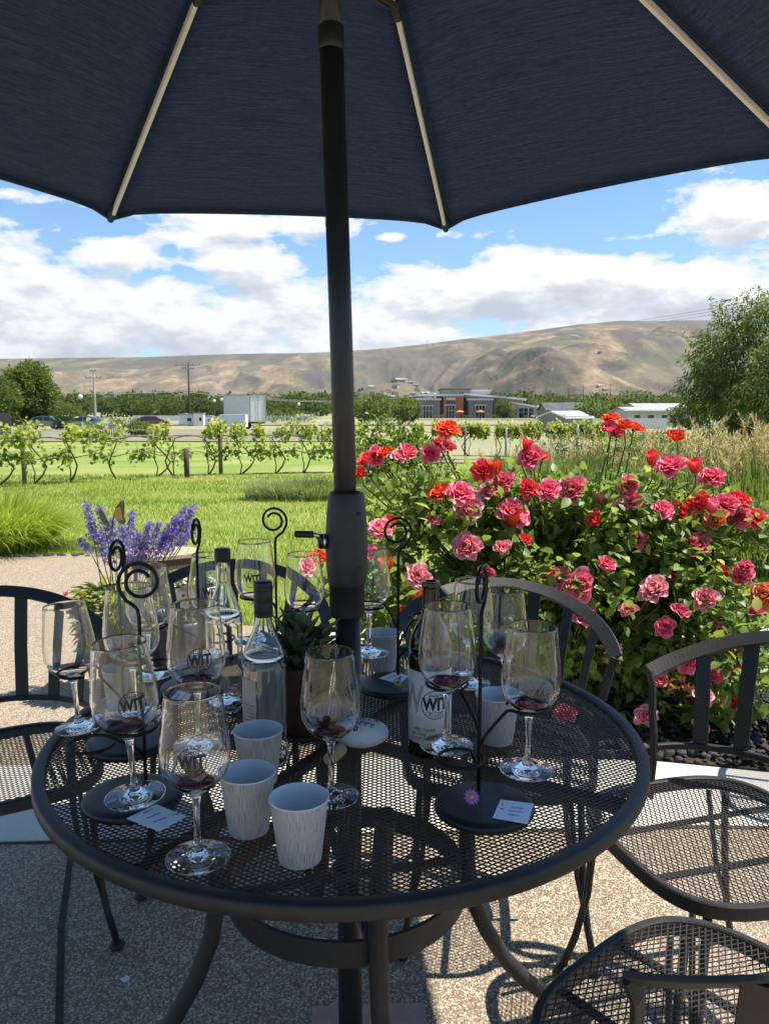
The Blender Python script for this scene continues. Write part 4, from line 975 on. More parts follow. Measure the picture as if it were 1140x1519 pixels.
# ---------------- pots and side table behind the patio table
def flowerpot(x,y,rt,h,mt,label):
    e=empty('flower_planter',(x,y,0),0,label,'planter','planters at the lawn edge')
    MB().lathe(interp([(0,.003),(rt*.68,.003),(rt*.72,.01),(rt*.9,h*.6),(rt*.97,h*.88),(rt*1.02,h*.9),(rt*1.05,h*.95),(rt*1.03,h),(rt*.95,h),(rt*.93,h*.93),(0,h*.92)],1),36).build('pot',mt,e)
    MB().lathe([(0,h*.925),(rt*.93,h*.928)],20).build('soil',M['soil'],e); return e
e=flowerpot(-1.27,3.62,.135,.30,M['potbrown'],'brown pot with purple flower spikes and a metal butterfly behind the left glasses')
def basket(i):
    r=random.Random(i); a=r.uniform(0,6.28); q=.14*math.sqrt(r.random()); zz_=r.uniform(.27,.50); d=Vector((math.cos(a),math.sin(a),r.uniform(-.4,.8)))
    return Vector((q*math.cos(a),q*math.sin(a),zz_)),d,Vector((0,0,1)),r.uniform(.6,1.2),r.random()
V,F_,C=leafblob(620,basket,.07,.03,.3,.2); npmesh('foliage',V,F_,M['leaf_basket'],e,col=C)
mb=MB()
for i in range(16):
    a=i*2.4; p=Vector((.13*math.cos(a)-.05,.10*math.sin(a)-.05,random.uniform(.36,.5)))
    for _ in range(7): mb.add([p+Vector((random.uniform(-1,1),random.uniform(-1,1),random.uniform(-1,1)))*.014 for _ in range(3)],[(0,1,2)])
mb.build('red_flowers',mat('petal_red',(.55,.06,.05),.6),e)
# purple spikes: px positions of the spike tips and bases
SPK=[(128,745,150,850,0),(147,752,172,850,0),(165,770,176,850,0),(118,800,160,850,1),(180,775,190,850,0),(205,790,195,850,0),(150,790,170,860,0),(236,775,214,860,0),(252,778,222,860,0),(222,775,205,860,0),(262,765,226,860,0),(275,752,232,865,0),(288,750,238,865,0),(268,772,232,865,0),(290,775,240,865,1),(196,760,190,850,0),(215,800,205,860,0),(246,790,222,860,1),(135,775,160,850,0),(280,790,236,862,1)]
base0=Vector((-1.27,3.62,0)); st=MB(); VP=[];FP=[];CP_=[];bb=0
for k,(tx,ty,bx,by,sm_) in enumerate(SPK):
    r=random.Random(k+9); Y=3.62+r.uniform(-.1,.12); t1=at_y(tx,ty,Y)-base0; b1=at_y(bx,by,3.62)-base0; rt0=Vector((r.uniform(-.05,.05),r.uniform(-.05,.05),.28))
    mid=b1.lerp(rt0,.3); L_=.17 if not sm_ else .08
    dirn=(t1-b1).normalized(); s0=t1-dirn*L_
    st.tube([rt0,mid,s0,t1],[.003,.0028,.002,.001],5)
    for s in range(640 if not sm_ else 300):
        u=r.random(); c=s0.lerp(t1,u); fat=.027*(1-.45*u)*(.6+.7*abs(math.sin(u*16))); a=r.uniform(0,6.28)
        o_=Vector((math.cos(a),math.sin(a),r.uniform(-.3,.3)))*fat*r.uniform(.5,1); sz=r.uniform(.006,.012)
        d=Vector((r.uniform(-1,1),r.uniform(-1,1),r.uniform(-1,1)))*sz; d2=Vector((r.uniform(-1,1),r.uniform(-1,1),r.uniform(-1,1)))*sz
        VP+= [c+o_,c+o_+d,c+o_+d2]; FP.append((bb,bb+1,bb+2)); bb+=3; CP_+= [r.random()]*3
st.build('flower_stems',M['leaf_basket'],e); npmesh('flower_spikes',VP,FP,M['lavender'],e,col=CP_)
# metal butterfly on a stick
bf=empty('garden_butterfly',at_y(176,800,3.5),0,'green and rust metal butterfly ornament among the purple flowers','garden ornament')
def wing(pts,parent,nm,mt): 
    m2=MB(); n_=len(pts); m2.add([Vector(p) for p in pts]+[Vector(p)+Vector((0,.002,0)) for p in pts],[tuple(range(n_)),tuple(reversed(range(n_,2*n_)))]+[(i,n_+i,n_+(i+1)%n_,(i+1)%n_) for i in range(n_)]); return m2.build(nm,mt,parent)
m=mat('butterfly_green',(.1,.13,.02),.5); w_=.0029
pA=at_y(176,800,3.5)
def q(px,py): v=at_y(px,py,3.5)-pA; return (v.x,v.y,v.z)
wing([q(168,765),(q(172,752)),(q(180,744)),(q(184,742)),(q(185,752)),(q(184,766)),(q(187,774)),(q(184,779)),(q(176,776))],bf,'wing',m)
wing([(a[0],a[1]-.004,a[2]) for a in (q(169,766),q(173,754),q(178,752),q(181,762),q(182,772),q(177,773))],bf,'wing_pattern',noisy('butterfly_rust',(.4,.1,.02),(.7,.5,.1),260,.5,detail=1))
wing([q(162,776),q(156,764),q(149,754),q(146,758),q(149,770),q(156,780),q(164,781)],bf,'wing',m)
m2=MB(); m2.tube([q(166,782),q(168,770),q(170,762)],.003,6); m2.tube([q(166,782),q(172,860),q(175,900)],.0015,5); m2.build('body_and_stick',M['blackplastic'],bf)
# second, dark blue pot with small greens
e=flowerpot(-.97,3.75,.15,.33,noisy('blue_grey_pot',(.03,.035,.06),(.06,.065,.1),10,.4),'dark blue grey pot behind the glasses, under the wooden side table edge')
V,F_,C=leafblob(90,basket,.05,.03,.3,.2); npmesh('foliage',V*np.array([1,1,.5])+np.array([0,0,.17]),F_,M['leaf_shrub'],e,col=C)
# white boulder-like pot behind and wooden side table
e=empty('side_table',(-1.24,4.35,0),.12,'small weathered wooden side table with slatted six sided top behind the flowers','side table')
zt=.52
hexo=[(.20*math.cos(R(30+60*i))*1.12,.20*math.sin(R(30+60*i))) for i in range(6)]
for j in range(6):
    for (r1,r2) in ((1,.80),(.78,.56),(.54,.30)):
        a,b=Vector((*hexo[j],0)),Vector((*hexo[(j+1)%6],0)); g_=.985
        m2=MB(); p=[a*r1*g_+b*r1*(1-g_),b*r1*g_+a*r1*(1-g_),b*r2*g_+a*r2*(1-g_),a*r2*g_+b*r2*(1-g_)]
        m2.prism([(v_.x,v_.y) for v_ in p],zt,zt+.02); m2.build('top_slat',M['wood'],e)
MB().prism([(x*.28,y*.28) for x,y in hexo],zt+.001,zt+.021).build('top_centre',M['wood'],e)
m2=MB(); 
for j in range(6):
    a,b=Vector((*hexo[j],0))*.9,Vector((*hexo[(j+1)%6],0))*.9; c=(a+b)/2; d=(b-a); m2.box((c.x,c.y,zt-.03),(d.length,.018,.055),Matrix.Rotation(math.atan2(d.y,d.x),3,'Z'))
m2.build('apron',M['wood_dark'],e)
for j in (0,1,3,4): m2=MB(); m2.box((hexo[j][0]*.8,hexo[j][1]*.8,(zt-.002)/2),(.04,.04,zt-.004)); m2.build('leg',M['wood_dark'],e)
wp=flowerpot(-1.12,4.62,.17,.30,M['white'],'white pot standing behind the wooden side table')
V,F_,C=leafblob(160,basket,.06,.03,.3,.2); npmesh('foliage',V*np.array([1,1,.5])+np.array([0,0,.14]),F_,M['leaf_shrub'],wp,col=C)
# ================================================================ VINEYARD
def vine(px,Y,h,seed,lb,dense=1.0,group='young grapevines in a row across the lawn',lean=0,low=True,sp=.9):
    r=random.Random(seed); e=empty('grapevine',(X(px,Y),Y,zg(Y)+.03),0,lb,'grapevine',group); mb=MB()
    s=r.choice((-1,1)); w=lean or r.uniform(.15,.45)*s
    tr=[(w*.2,0,-.03),(w*.75,0,h*.16),(w*1.0,0,h*.32),(w*.65,0,h*.5),(w*.25,0,h*.66),(0,0,h*.8)]
    mb.tube(tr,[.022,.018,.017,.015,.014,.012],6)
    tr2=[(w*.2,.02,-.03),(w*.3,.02,h*.2),(w*.1,.02,h*.42),(w*.2,.02,h*.6),(-.05,0,h*.78)]
    if r.random()<.6: mb.tube(tr2,[.015,.013,.012,.01,.008],5)
    for sx in (-1,1):
        mb.tube([(0,0,h*.8),(sx*.3,0,h*.86),(sx*sp,0,h*.84)],[.011,.009,.006],5)
        if low: mb.tube([(w*.5,0,h*.45),(w*.5+sx*.3,0,h*.52),(w*.5+sx*.6,0,h*.47)],[.009,.007,.005],5)
    mb.build('trunk',M['vinebark'],e)
    P=[];D=[]
    def add(n,x0,x1,z0,sz,up):
        for _ in range(int(n*dense)):
            x=r.uniform(x0,x1); k=mn.noise(Vector((x*2.1+seed*3,0,z0*3)))
            if k<(.05 if dense<2 else -.25): continue
            P.append((x,r.gauss(0,.10),z0+r.gauss(0,sz)+up*abs(k)*r.random())); D.append((r.uniform(-1,1),r.uniform(-1,1),r.uniform(-.9,.4)))
    add(520,-sp,sp,h*.88,.11,.45 if dense<2 else .2)
    if low: add(170,w*.5-.65,w*.5+.65,h*.48,.08,.1)
    P=np.array(P);D=np.array(D); n=len(P); rr=np.random.default_rng(seed); L=rr.uniform(.055,.115,n)
    var=np.clip(.35+(P[:,2]-h*.75)*.9+rr.normal(size=n)*.2,0,1)
    V,F_,C=leafarr(P,D,np.array([0,-.3,1])+rr.normal(size=(n,3))*.5,L,L*.95,var); npmesh('leaves',V,F_,M['leaf_vine'],e,col=C); return e
def place_words(i): return ['first','second','third','fourth','fifth','sixth','seventh','eighth','ninth','tenth','eleventh','twelfth'][i]
VX=[(-20,14.6),(38,15.2),(95,15.6),(172,16.3),(222,16.9),(258,17.2),(302,17.5),(348,17.8),(402,18.0),(445,18.2),(487,18.5)]
for k,(px,Y) in enumerate(VX):
    vine(px,Y,1.02,500+k,f'{place_words(k)} young grapevine from the left in the row across the lawn',1.1)
PG='vineyard trellis posts'
def vpost(px,Y,h,r_,mt,lb): 
    e=MB(); e.lathe([(0,-.1),(r_,-.1),(r_*1.03,h*.5),(r_*.95,h),(0,h+.005)],10); e.tube([(-r_*1.2,-r_,h*.8),(r_*1.2,-r_,h*.8)],.004,5)
    o=e.build('vineyard_post',mt); o.location=(X(px,Y),Y,zg(Y)+.03); tag(o,lb,'post',PG)
vpost(274,16.6,.62,.055,M['darkpole'],'short dark charred post in front of the left vineyard row'); vpost(325,17.6,1.15,.045,M['post'],'weathered taller post between vines in the left row')
vpost(30,15.0,1.1,.04,M['post'],'weathered post at the left end of the vineyard row')
mb=MB()
for z_ in (.62,1.0): mb.tube([(X(px,Y),Y,zg(Y)+.03+z_) for px,Y in VX],.004,4)
o=mb.build('trellis_wire',M['greypole']); tag(o,'thin trellis wires along the left vine row','wire')
VR=[(640,27),(668,27),(700,27.3),(735,27),(770,26.5),(805,26),(840,25.5),(872,25)]
for k,(px,Y) in enumerate(VR):
    vine(px,Y,.98,530+k,f'{place_words(k)} leafy grapevine from the left in the dense row behind the roses',2.6,'leafy grapevines in the row behind the roses',sp=.6,low=False)
vpost(690,26.5,1.0,.035,M['post'],'thin post towards the left of the row behind the roses'); vpost(751,26.2,1.0,.035,M['greypole'],'thin grey post in the middle of the row behind the roses'); vpost(857,24,1.1,.04,M['greypole'],'grey end post at the right of the row behind the roses')
mb=MB(); 
for z_ in (.85,1.1): mb.tube([(X(px,Y),Y,zg(Y)+z_) for px,Y in VR],.005,4)
o=mb.build('trellis_wire',M['greypole']); tag(o,'thin trellis wires along the row behind the roses','wire')
# ================================================================ MIDDLE DISTANCE
def pz(px,py,Y): return at_y(px,py,Y).z
def sheetpoly(name,pts,z,mt):
    o=MB().prism(pts,z-.3,z).build(name,mt); o['kind']='structure'; return o
def gz(Y): return zg(Y)
# gravel yard + road, laid as strips following the ground
def strip(name,x0,x1,ys,off,mt):
    V=[];F_=[]
    for j,y in enumerate(ys):
        a=x0(y) if callable(x0) else x0; b=x1(y) if callable(x1) else x1
        V+=[(a,y,zg(y)+off),(b,y,zg(y)+off)]
    for j in range(len(ys)-1): F_.append((2*j,2*j+1,2*j+3,2*j+2))
    o=npmesh(name,V,F_,mt); o['kind']='structure'
strip('yard',lambda y:-.62*y,lambda y:-.03*y,[46,60,76,84],.08,M['gravel_lot'])
strip('road',-300,300,[118,136],.12,M['asphalt'])
strip('car_park',lambda y:.0*y,lambda y:.30*y,[180,200,214],.12,M['gravel_lot'])
strip('vineyard_soil',lambda y:.02*y,lambda y:.27*y,[24.5,45,58],.045,M['field'])
strip('gravel_track',lambda y:.03*y,lambda y:.25*y,[22.3,23.6],.06,M['gravel_lot'])
NB=7
tree('maple_tree',X(44,90),90,7.4,(3.15,3,3.5),11000,.36,M['leaf_tree'],'large round dense green tree at the left edge beyond the vines',601,trunk=.22,hole=-.35,lump=.3,freq=1.5)
tree('maple_tree',X(-6,84),84,5.6,(2.5,2.4,2.7),4200,.32,M['leaf_tree'],'smaller dense tree cut by the left edge beside the large round tree',602,trunk=.2,hole=-.3,lump=.3,freq=1.5)
tree('round_shrub',X(101,86),86,3.0,(1.65,1.5,1.5),2600,.22,M['leaf_tree'],'rounded olive green bush right of the big left tree',603,'shrub',trunk=.08,hole=-.3)
tree('willow_tree',X(1118,34),34,6.2,(3.0,3,3.05),24000,.23,M['leaf_willow'],'big feathery willow tree filling the right edge before the hills',604,trunk=.2,asp=.3,droop=1.0,hole=-.22,freq=1.3,lump=.4,cz=3.3)
tree('willow_tree',X(1190,30),30,5.0,(2.4,2.4,2.4),9000,.2,M['leaf_willow'],'second willow mass cut off by the right edge',605,trunk=.2,asp=.3,droop=1.0,hole=-.2)
# fences and yard things
for k,(px,Y,h,rx) in enumerate([(150,92,1.5,2.4),(190,96,1.3,2.0),(405,150,2.4,3.2),(425,152,2.9,3.0),(452,150,2.3,3.2),(205,62,1.1,1.0)]):
    tree('yard_shrub',X(px,Y),Y,h,(rx,1,h*.5),900,.2,M['leaf_tree'],['low dark shrub at the foot of the pale utility pole','low shrub right of the pale utility pole','greyish shrub just right of the white trailer','tallest of the shrubs right of the white trailer','shrub below the lamp right of the trailer','shrub beside the picket fence behind the vines'][k],700+k,'shrub','shrubs round the gravel yard',.04,hole=-.3)
def fence(name,x0,x1,Y,h,step,wd,mt,lb,base=0,gap=0,rails=True):
    e=empty(name,((x0+x1)/2,Y,gz(Y)),0,lb,'fence'); W=x1-x0; m2=MB(); n=int(W/step)
    for i in range(n): m2.box((-W/2+(i+.5)*step,0,base+h/2),(wd,.03,h))
    m2.build('boards',mt,e)
    if rails:
        m2=MB()
        for z_ in (.25,.8): m2.box((0,.035,base+h*z_),(W,.035,.07))
        m2.build('rails',mt,e)
    return e
fence('board_fence',X(-40,62),X(16,62),62,1.75,.22,.19,M['post'],'grey wooden board fence at the far left edge beyond the vines')
fence('picket_fence',X(136,58),X(178,58),58,.95,.16,.07,M['greypole'],'grey picket fence panels behind the vines in the gravel yard')
fence('white_fence',X(196,175),X(330,175),175,1.1,2.0,1.96,M['white'],'long white solid fence left of the white trailer, far across the field')
fence('white_fence',X(394,178),X(462,178),178,1.0,2.0,1.96,M['white'],'white solid fence right of the white trailer, across the dry field')
fence('white_fence',X(868,98),X(1012,98),98,1.3,2.0,1.97,M['white'],'white vinyl fence in front of the cream house')
def car(px,Y,rz,col,lb,L=4.5,hh=1.45):
    e=empty('parked_car',(X(px,Y),Y,gz(Y)+.1),rz,lb,'car','cars parked in the gravel yard'); s=L/4.5; H=hh
    prof=[(-2.2,.35),(-2.22,.7),(-2.05,.85),(-1.5,.92),(-.95,H-.08),(-.6,H),(.7,H),(1.25,H-.3),(1.6,.95),(2.15,.85),(2.25,.6),(2.2,.35)]
    m2=MB(); n=len(prof); vs=[]
    for y_,k in ((-.86,1),(-.9,1),(.9,1),(.86,1)):
        for x_,z_ in prof:
            yy=y_*(.8 if z_>1.0 else 1); vs.append((x_*s,yy,z_))
    fs=[]
    for j in range(3):
        for i in range(n): fs.append((j*n+i,j*n+(i+1)%n,(j+1)*n+(i+1)%n,(j+1)*n+i))
    fs+= [tuple(reversed(range(n))),tuple(range(3*n,4*n))]
    m2.add(vs,fs); m2.build('body',mat('car_paint_'+str(int(px)),col,.25,.2,.6),e)
    m2=MB()
    for sy in (-1,1):
        m2.add([(-1.3*s,sy*.86,.95),(-.85*s,sy*.74,H-.12),(.0,sy*.73,H-.08),(0,sy*.865,.95)],[(0,1,2,3)]); m2.add([(.06,sy*.865,.95),(.06,sy*.73,H-.08),(.7*s,sy*.735,H-.12),(1.35*s,sy*.86,.95)],[(0,1,2,3)])
    m2.add([(1.3*s,-.7,H-.26),(1.3*s,.7,H-.26),(1.63*s,.8,.97),(1.63*s,-.8,.97)],[(0,1,2,3)]); m2.add([(-1.0*s,-.7,H-.06),(-1.0*s,.7,H-.06),(-1.52*s,.8,.95),(-1.52*s,-.8,.95)],[(0,1,2,3)])
    m2.build('windows',M['window'],e)
    for sx in (-1.35,1.4):
        for sy in (-.86,.86):
            m2=MB(); m2.lathe([(0,-.1),(.3,-.1),(.33,-.06),(.33,.06),(.3,.1),(0,.1)],18,(sx*s,sy,.33),M=Matrix.Rotation(PI/2,3,'X')); wh=m2.build('wheel',M['tyre'],e)
            m2=MB(); m2.lathe([(0,-.115),(.18,-.115),(.2,-.1)],14,(sx*s,sy,.33),M=Matrix.Rotation(PI/2,3,'X')); m2.lathe([(0,.115),(.18,.115),(.2,.1)],14,(sx*s,sy,.33),M=Matrix.Rotation(PI/2,3,'X')); m2.build('rim',M['chrome'],wh)
    for sy in (-.65,.65):
        m2=MB(); m2.box((2.2*s,sy,.68),(.08,.3,.14)); m2.build('headlight',M['white'],e)
    return e
car(66,88,.1,(.25,.33,.36),'pale grey blue car, leftmost in the yard behind the vines')
car(100,92,.0,(.12,.18,.24),'dull blue car in the yard behind the vines')
car(126,86,3.2,(.22,.3,.36),'steel blue car nearest the picket fence behind the vines')
car(222,96,.2,(.2,.07,.045),'rusty red car behind the middle vines')
car(803,205,.0,(.7,.7,.7),'white van parked right of the brick and grey winery building',5.2,2.0)
car(818,200,.1,(.04,.04,.045),'dark car parked right of the white van by the winery')
# trailer
def trailer(px0,px1,pxs,Y,H,lb):
    x0,x1,xs=X(px0,Y),X(px1,Y),X(pxs,Y); e=empty('box_trailer',((x0+x1)/2,Y,gz(Y)),0,lb,'trailer'); cx=(x0+x1)/2
    a=Vector((x0-cx,1.9,0)); b=Vector((xs-cx,0,0)); c=Vector((x1-cx,.5,0)); d=a+(c-b)
    z0,z1=.9,H
    m2=MB(); n=26; vs=[];fs=[]
    def wall(p,q,corr):
        t=(q-p).normalized(); nn=Vector((t.y,-t.x,0)); k=n*4 if corr else 1
        b0=len(vs)
        for i in range(k+1):
            o_=nn*(.05*((i//2)%2)) if corr else Vector(); pt=p.lerp(q,i/k)+o_; vs.append((pt.x,pt.y,z0)); vs.append((pt.x,pt.y,z1))
        for i in range(k): fs.append((b0+2*i,b0+2*i+2,b0+2*i+3,b0+2*i+1))
    wall(a,b,True); wall(b,c,False); wall(c,d,True); wall(d,a,False)
    m2.add(vs,fs); m2.add([(p.x,p.y,z1+.01) for p in (a,b,c,d)],[(0,1,2,3)]); m2.add([(p.x,p.y,z0-.01) for p in (a,b,c,d)],[(3,2,1,0)])
    m2.build('box',M['white'],e)
    m2=MB(); m2.tube([b+Vector((0,0,z1)),c+Vector((0,0,z1))],0,flat=(.1,.1,(0,0,1))); m2.tube([a+Vector((0,0,z1)),b+Vector((0,0,z1))],0,flat=(.1,.1,(0,0,1))); 
    for p in (a,b,c): m2.tube([p+Vector((0,-.04,z0)),p+Vector((0,-.04,z1))],0,flat=(.09,.09,(0,1,0)))
    mid=b.lerp(c,.5); m2.tube([mid+Vector((0,-.05,z0)),mid+Vector((0,-.05,z1))],0,flat=(.03,.03,(0,1,0)))
    m2.build('frame',M['greypole'],e)
    m2=MB(); m2.box((0,.9,z0-.15),((x1-x0)*.9,1.6,.2)); m2.build('chassis',M['dark'],e)
    for t_ in (.25,.42,.8):
        p=a.lerp(b,t_); m2=MB(); m2.lathe([(0,-.12),(.38,-.12),(.42,0),(.38,.12),(0,.12)],16,(p.x+.3,p.y+.2,.42),M=Matrix.Rotation(PI/2,3,'X')); m2.build('wheel',M['tyre'],e)
    return e
trailer(327,393,371,95,3.95,'white corrugated box trailer standing beyond the vineyard row')
e=empty('flatbed_wagon',(X(346,84),84,gz(84)),0,'low white flat wagon parked in front of the corrugated trailer','trailer')
m2=MB(); m2.box((0,0,1.05),(2.7,1.6,1.3)); m2.build('side_panel',M['white'],e)
for s in (-.9,.9): m2=MB(); m2.lathe([(0,-.1),(.33,-.1),(.35,0),(.33,.1),(0,.1)],14,(s,-.85,.35),M=Matrix.Rotation(PI/2,3,'X')); m2.build('wheel',M['tyre'],e)
for k,(px,Y,w,h,lb) in enumerate([(277,120,2.2,1.6,'white utility cabin right of the dark pole'),(295,118,1.4,1.75,'narrower white utility cabin between the first cabin and the trailer'),(308,122,1.3,1.3,'lowest white utility cabin just left of the trailer')]):
    e=empty('utility_cabin',(X(px,Y),Y,gz(Y)),.1,lb,'cabin','white cabins near the trailer'); m2=MB(); m2.box((0,0,h/2),(w,2,h)); m2.build('wall',M['white'],e)
    m2=MB(); m2.box((0,0,h+.06),(w+.2,2.2,.12)); m2.build('roof',M['greypole'],e); m2=MB(); m2.box((w*.2,-1.01,h*.55),(w*.25,.03,h*.3)); m2.build('window',M['window'],e)
# poles, lamps and wires
def upole(px,Y,ytop,mt,lb,arms,r_=.14):
    z1=pz(px,ytop,Y)-gz(Y); e=empty('utility_pole',(X(px,Y),Y,gz(Y)),0,lb,'utility pole','utility poles across the field')
    MB().lathe([(r_*1.3,0),(r_,z1*.5),(r_*.8,z1),(0,z1+.02)],10).build('pole',mt,e)
    for dz,w in arms:
        m2=MB(); m2.box((0,-.12,z1-dz),(w,.12,.13)); m2.build('crossarm',M['greypole'],e)
        for s in (-.46,-.2,.2,.46): m2=MB(); m2.lathe([(0,0),(.05,.0),(.07,.08),(.04,.16),(0,.17)],8,(s*w,-.12,z1-dz+.06)); m2.build('insulator',M['dark'],e)
    return e
upole(141,120,549,M['greypole'],'pale utility pole with one low crossarm, left of the dark one',[(1.2,2.4),(.2,.9)],.17)
upole(281,130,539,M['darkpole'],'dark wooden utility pole with crossarm standing left of the trailer',[(.35,4.0),(.9,2.0)],.15)
for px,yt,Y,lb in ((852,586,170,'thin pole rising left of the red roses before the dark roofs'),(842,575,230,'thin pole beside the winery wing'),(864,573,260,'thin pole between the dark roofs'),(904,570,300,'faint thin pole behind the red roses')): upole(px,Y,yt,M['darkpole'],lb,[(.4,1.4)],.12)
def lampp(px,Y,yt,lb):
    z1=pz(px,yt,Y)-gz(Y); e=empty('street_lamp',(X(px,Y),Y,gz(Y)),0,lb,'street lamp','globe lamps along the far road')
    MB().lathe([(.09,0),(.06,z1-.3),(.05,z1-.25)],8).build('pole',M['darkpole'],e); MB().ball((0,0,z1),.32,12,8).build('globe',M['white'],e)
lampp(120,110,589,'globe lamp left of the pale utility pole'); lampp(318,160,595,'globe lamp just left of the trailer'); lampp(329,170,593,'taller globe lamp above the left corner of the trailer'); lampp(346,170,597,'globe lamp above the trailer roof'); lampp(443,160,600,'globe lamp right of the trailer near the pole'); lampp(797,190,604,'globe lamp at the right end of the winery')
def wire(p,q_,sag,lb,r_=.03):
    a=at_y(*p);b=at_y(*q_); m2=MB(); pts=[]
    for i in range(25):
        t_=i/24; c=a.lerp(b,t_); c.z-=sag*4*t_*(1-t_); pts.append(c)
    m2.tube(pts,r_,4); o=m2.build('overhead_wire',M['greypole']); tag(o,lb,'wire','overhead wires')
wire((281,582,130),(640,590,150),1.2,'bright overhead wire sagging from the dark pole to the right',.035)
wire((281,577,130),(640,585,150),1.6,'second overhead wire sagging from the dark pole behind the umbrella pole',.025)
wire((-60,575,125),(281,581,130),.6,'bright overhead wire running left from the dark pole',.035)
wire((845,482,320),(1180,446,60),1.5,'lowest thin black wire crossing the sky at the right',.03); wire((845,480,320),(1180,440,62),1.5,'middle thin black wire crossing the sky at the right',.03); wire((845,478,320),(1180,434,64),1.5,'highest thin black wire crossing the sky at the right',.03)
wire((852,574,170),(1200,545,120),2.5,'thin wire crossing the lower hills at the right',.03)
# ---------------- winery building
brick=mat('brick',(.33,.13,.07),.85); t=NT(brick); bt=t.n.new('ShaderNodeTexBrick'); t.L(t.coord('Object',(1,1,1)),bt.inputs[0]); bt.inputs['Scale'].default_value=2.2
bt.inputs['Color1'].default_value=(.5,.2,.1,1); bt.inputs['Color2'].default_value=(.4,.15,.08,1); bt.inputs['Mortar'].default_value=(.3,.2,.15,1); t.L(bt.outputs[0],t.b.inputs['Base Color'])
blk=noisy('grey_block',(.19,.175,.155),(.26,.24,.215),.8,.85); dk=noisy('dark_block',(.09,.08,.07),(.13,.115,.1),.6,.85); lt=noisy('light_panel',(.42,.40,.37),(.5,.48,.44),.5,.8); trim=noisy('roof_trim',(.55,.55,.56),(.64,.64,.65),1,.6)
WY=217; we=empty('winery_building',(X(705,WY),WY,gz(WY)),0,'flat roofed brick and grey block winery across the field','building'); OX=X(705,WY); gB=gz(WY)
def bx(px0,px1,y0,y1,front,dep,nm,mt,parent=None):
    z0=pz(px0,y1,WY)-gB if y1<622 else 0; z1=pz(px0,y0,WY)-gB; a=X(px0,WY)-OX; b=X(px1,WY)-OX
    m2=MB(); m2.box(((a+b)/2,front+dep/2,(z0+z1)/2),(b-a,dep,z1-z0)); return m2.build(nm,mt,parent or we)
w1=bx(619,651,593.5,630,-3.2,8,'wall',blk); bx(617,653,591.5,594.2,-3.5,8.5,'roof',trim)
bx(649,657,588,630,-1,7,'wall',dk); b1=bx(656.5,677,588,630,-1.8,7,'wall',brick); b1b=bx(677,686,588,630,-1.6,7,'wall',brick); bx(617,687,585,588.3,-2.2,9,'roof',trim)
bx(685,693,586,630,.2,7,'wall',dk); bx(655,698,578.5,584.8,2,9,'wall',blk); bx(653,700,576.5,578.8,1.7,10,'roof',dk); bx(697,729,580,585,4,9,'wall',lt); bx(697,731,578,580.3,3.7,9,'roof',trim)
w2=bx(693,727.5,594,630,-3.4,8,'wall',blk); bx(691,729,591.8,594.4,-3.7,8.5,'roof',trim)
bx(690,735,587,592,0,8,'wall',brick); bx(728,735,590,630,-.5,8,'wall',dk); b3=bx(735,775,590.5,630,0,9,'wall',brick); w4=bx(775,800,603,630,-1.2,9,'wall',lt)
w5=bx(757,775,600,630,-1.0,6,'wall',blk)
# sloping roofs
def slope(pxa,ya,pxb,yb,th,f,dep,nm,mt):
    a=X(pxa,WY)-OX;b=X(pxb,WY)-OX;za=pz(pxa,ya,WY)-gB;zb=pz(pxb,yb,WY)-gB; m2=MB()
    m2.add([(a,f,za-th),(b,f,zb-th),(b,f+dep,zb-th),(a,f+dep,za-th),(a,f,za),(b,f,zb),(b,f+dep,zb),(a,f+dep,za)],[(3,2,1,0),(4,5,6,7),(0,1,5,4),(1,2,6,5),(2,3,7,6),(3,0,4,7)]); return m2.build(nm,mt,we)
slope(688,583.5,780,591.5,.5,-.8,11,'roof',trim); slope(752,595.5,803,604.5,.35,-2,11,'roof',trim); slope(757,598,800,605,1.6,-1.1,5,'gable',lt)
def door(px0,px1,y0,par,front,nm='door'):
    d=bx(px0,px1,y0,622,front,.06,nm,M['window'],par); a=X(px0,WY)-OX;b=X(px1,WY)-OX; z1=pz(px0,y0,WY)-gB
    m2=MB(); m2.box(((a+b)/2,front-.03,z1+.12),(b-a+.8,.5,.24)); m2.box(((a+b)/2,front-.04,z1*.62),(b-a,.06,.1)); 
    for q_ in np.linspace(a,b,4): m2.box((q_,front-.04,z1/2),(.1,.06,z1))
    m2.build('frame',trim,d)
door(626,640,603,w1,-3.3); door(660,673,602,b1,-1.9); door(703,716.5,602,w2,-3.5); door(768,790,606,w4,-1.3)
bx(661,674,590.5,594,-1.95,.1,'sign_panel',trim); bx(661,674,595,599,-1.9,.08,'window',M['window'])
m2=MB(); a=X(765,WY)-OX;b=X(792,WY)-OX; z1=pz(770,604,WY)-gB; m2.box(((a+b)/2,-2.2,z1),(b-a,2,.15)); m2.build('awning',trim,we)
for px in (765,780,792): m2=MB(); m2.box((X(px,WY)-OX,-3,z1/2),(.22,.22,z1)); m2.build('column',lt,we)
tree('shade_tree',X(746,208),206,4.9,(2.3,2,2.3),2600,.35,M['leaf_tree'],'small round green tree in front of the winery brick wall',611,trunk=.1,hole=-.3)
for px,lb in ((682,'orange patio parasol at the winery door, left one'),(712,'orange patio parasol in front of the second grey block')):
    e=empty('patio_parasol',(X(px,211),211,gz(211)),0,lb,'parasol','orange parasols at the winery'); MB().lathe([(.05,0),(.05,2.2)],8).build('pole',M['dark'],e)
    MB().lathe([(1.25,1.75),(.6,2.05),(0,2.3)],8,smooth=False).build('canopy',mat('parasol_cloth',(.5,.2,.07),.8),e)
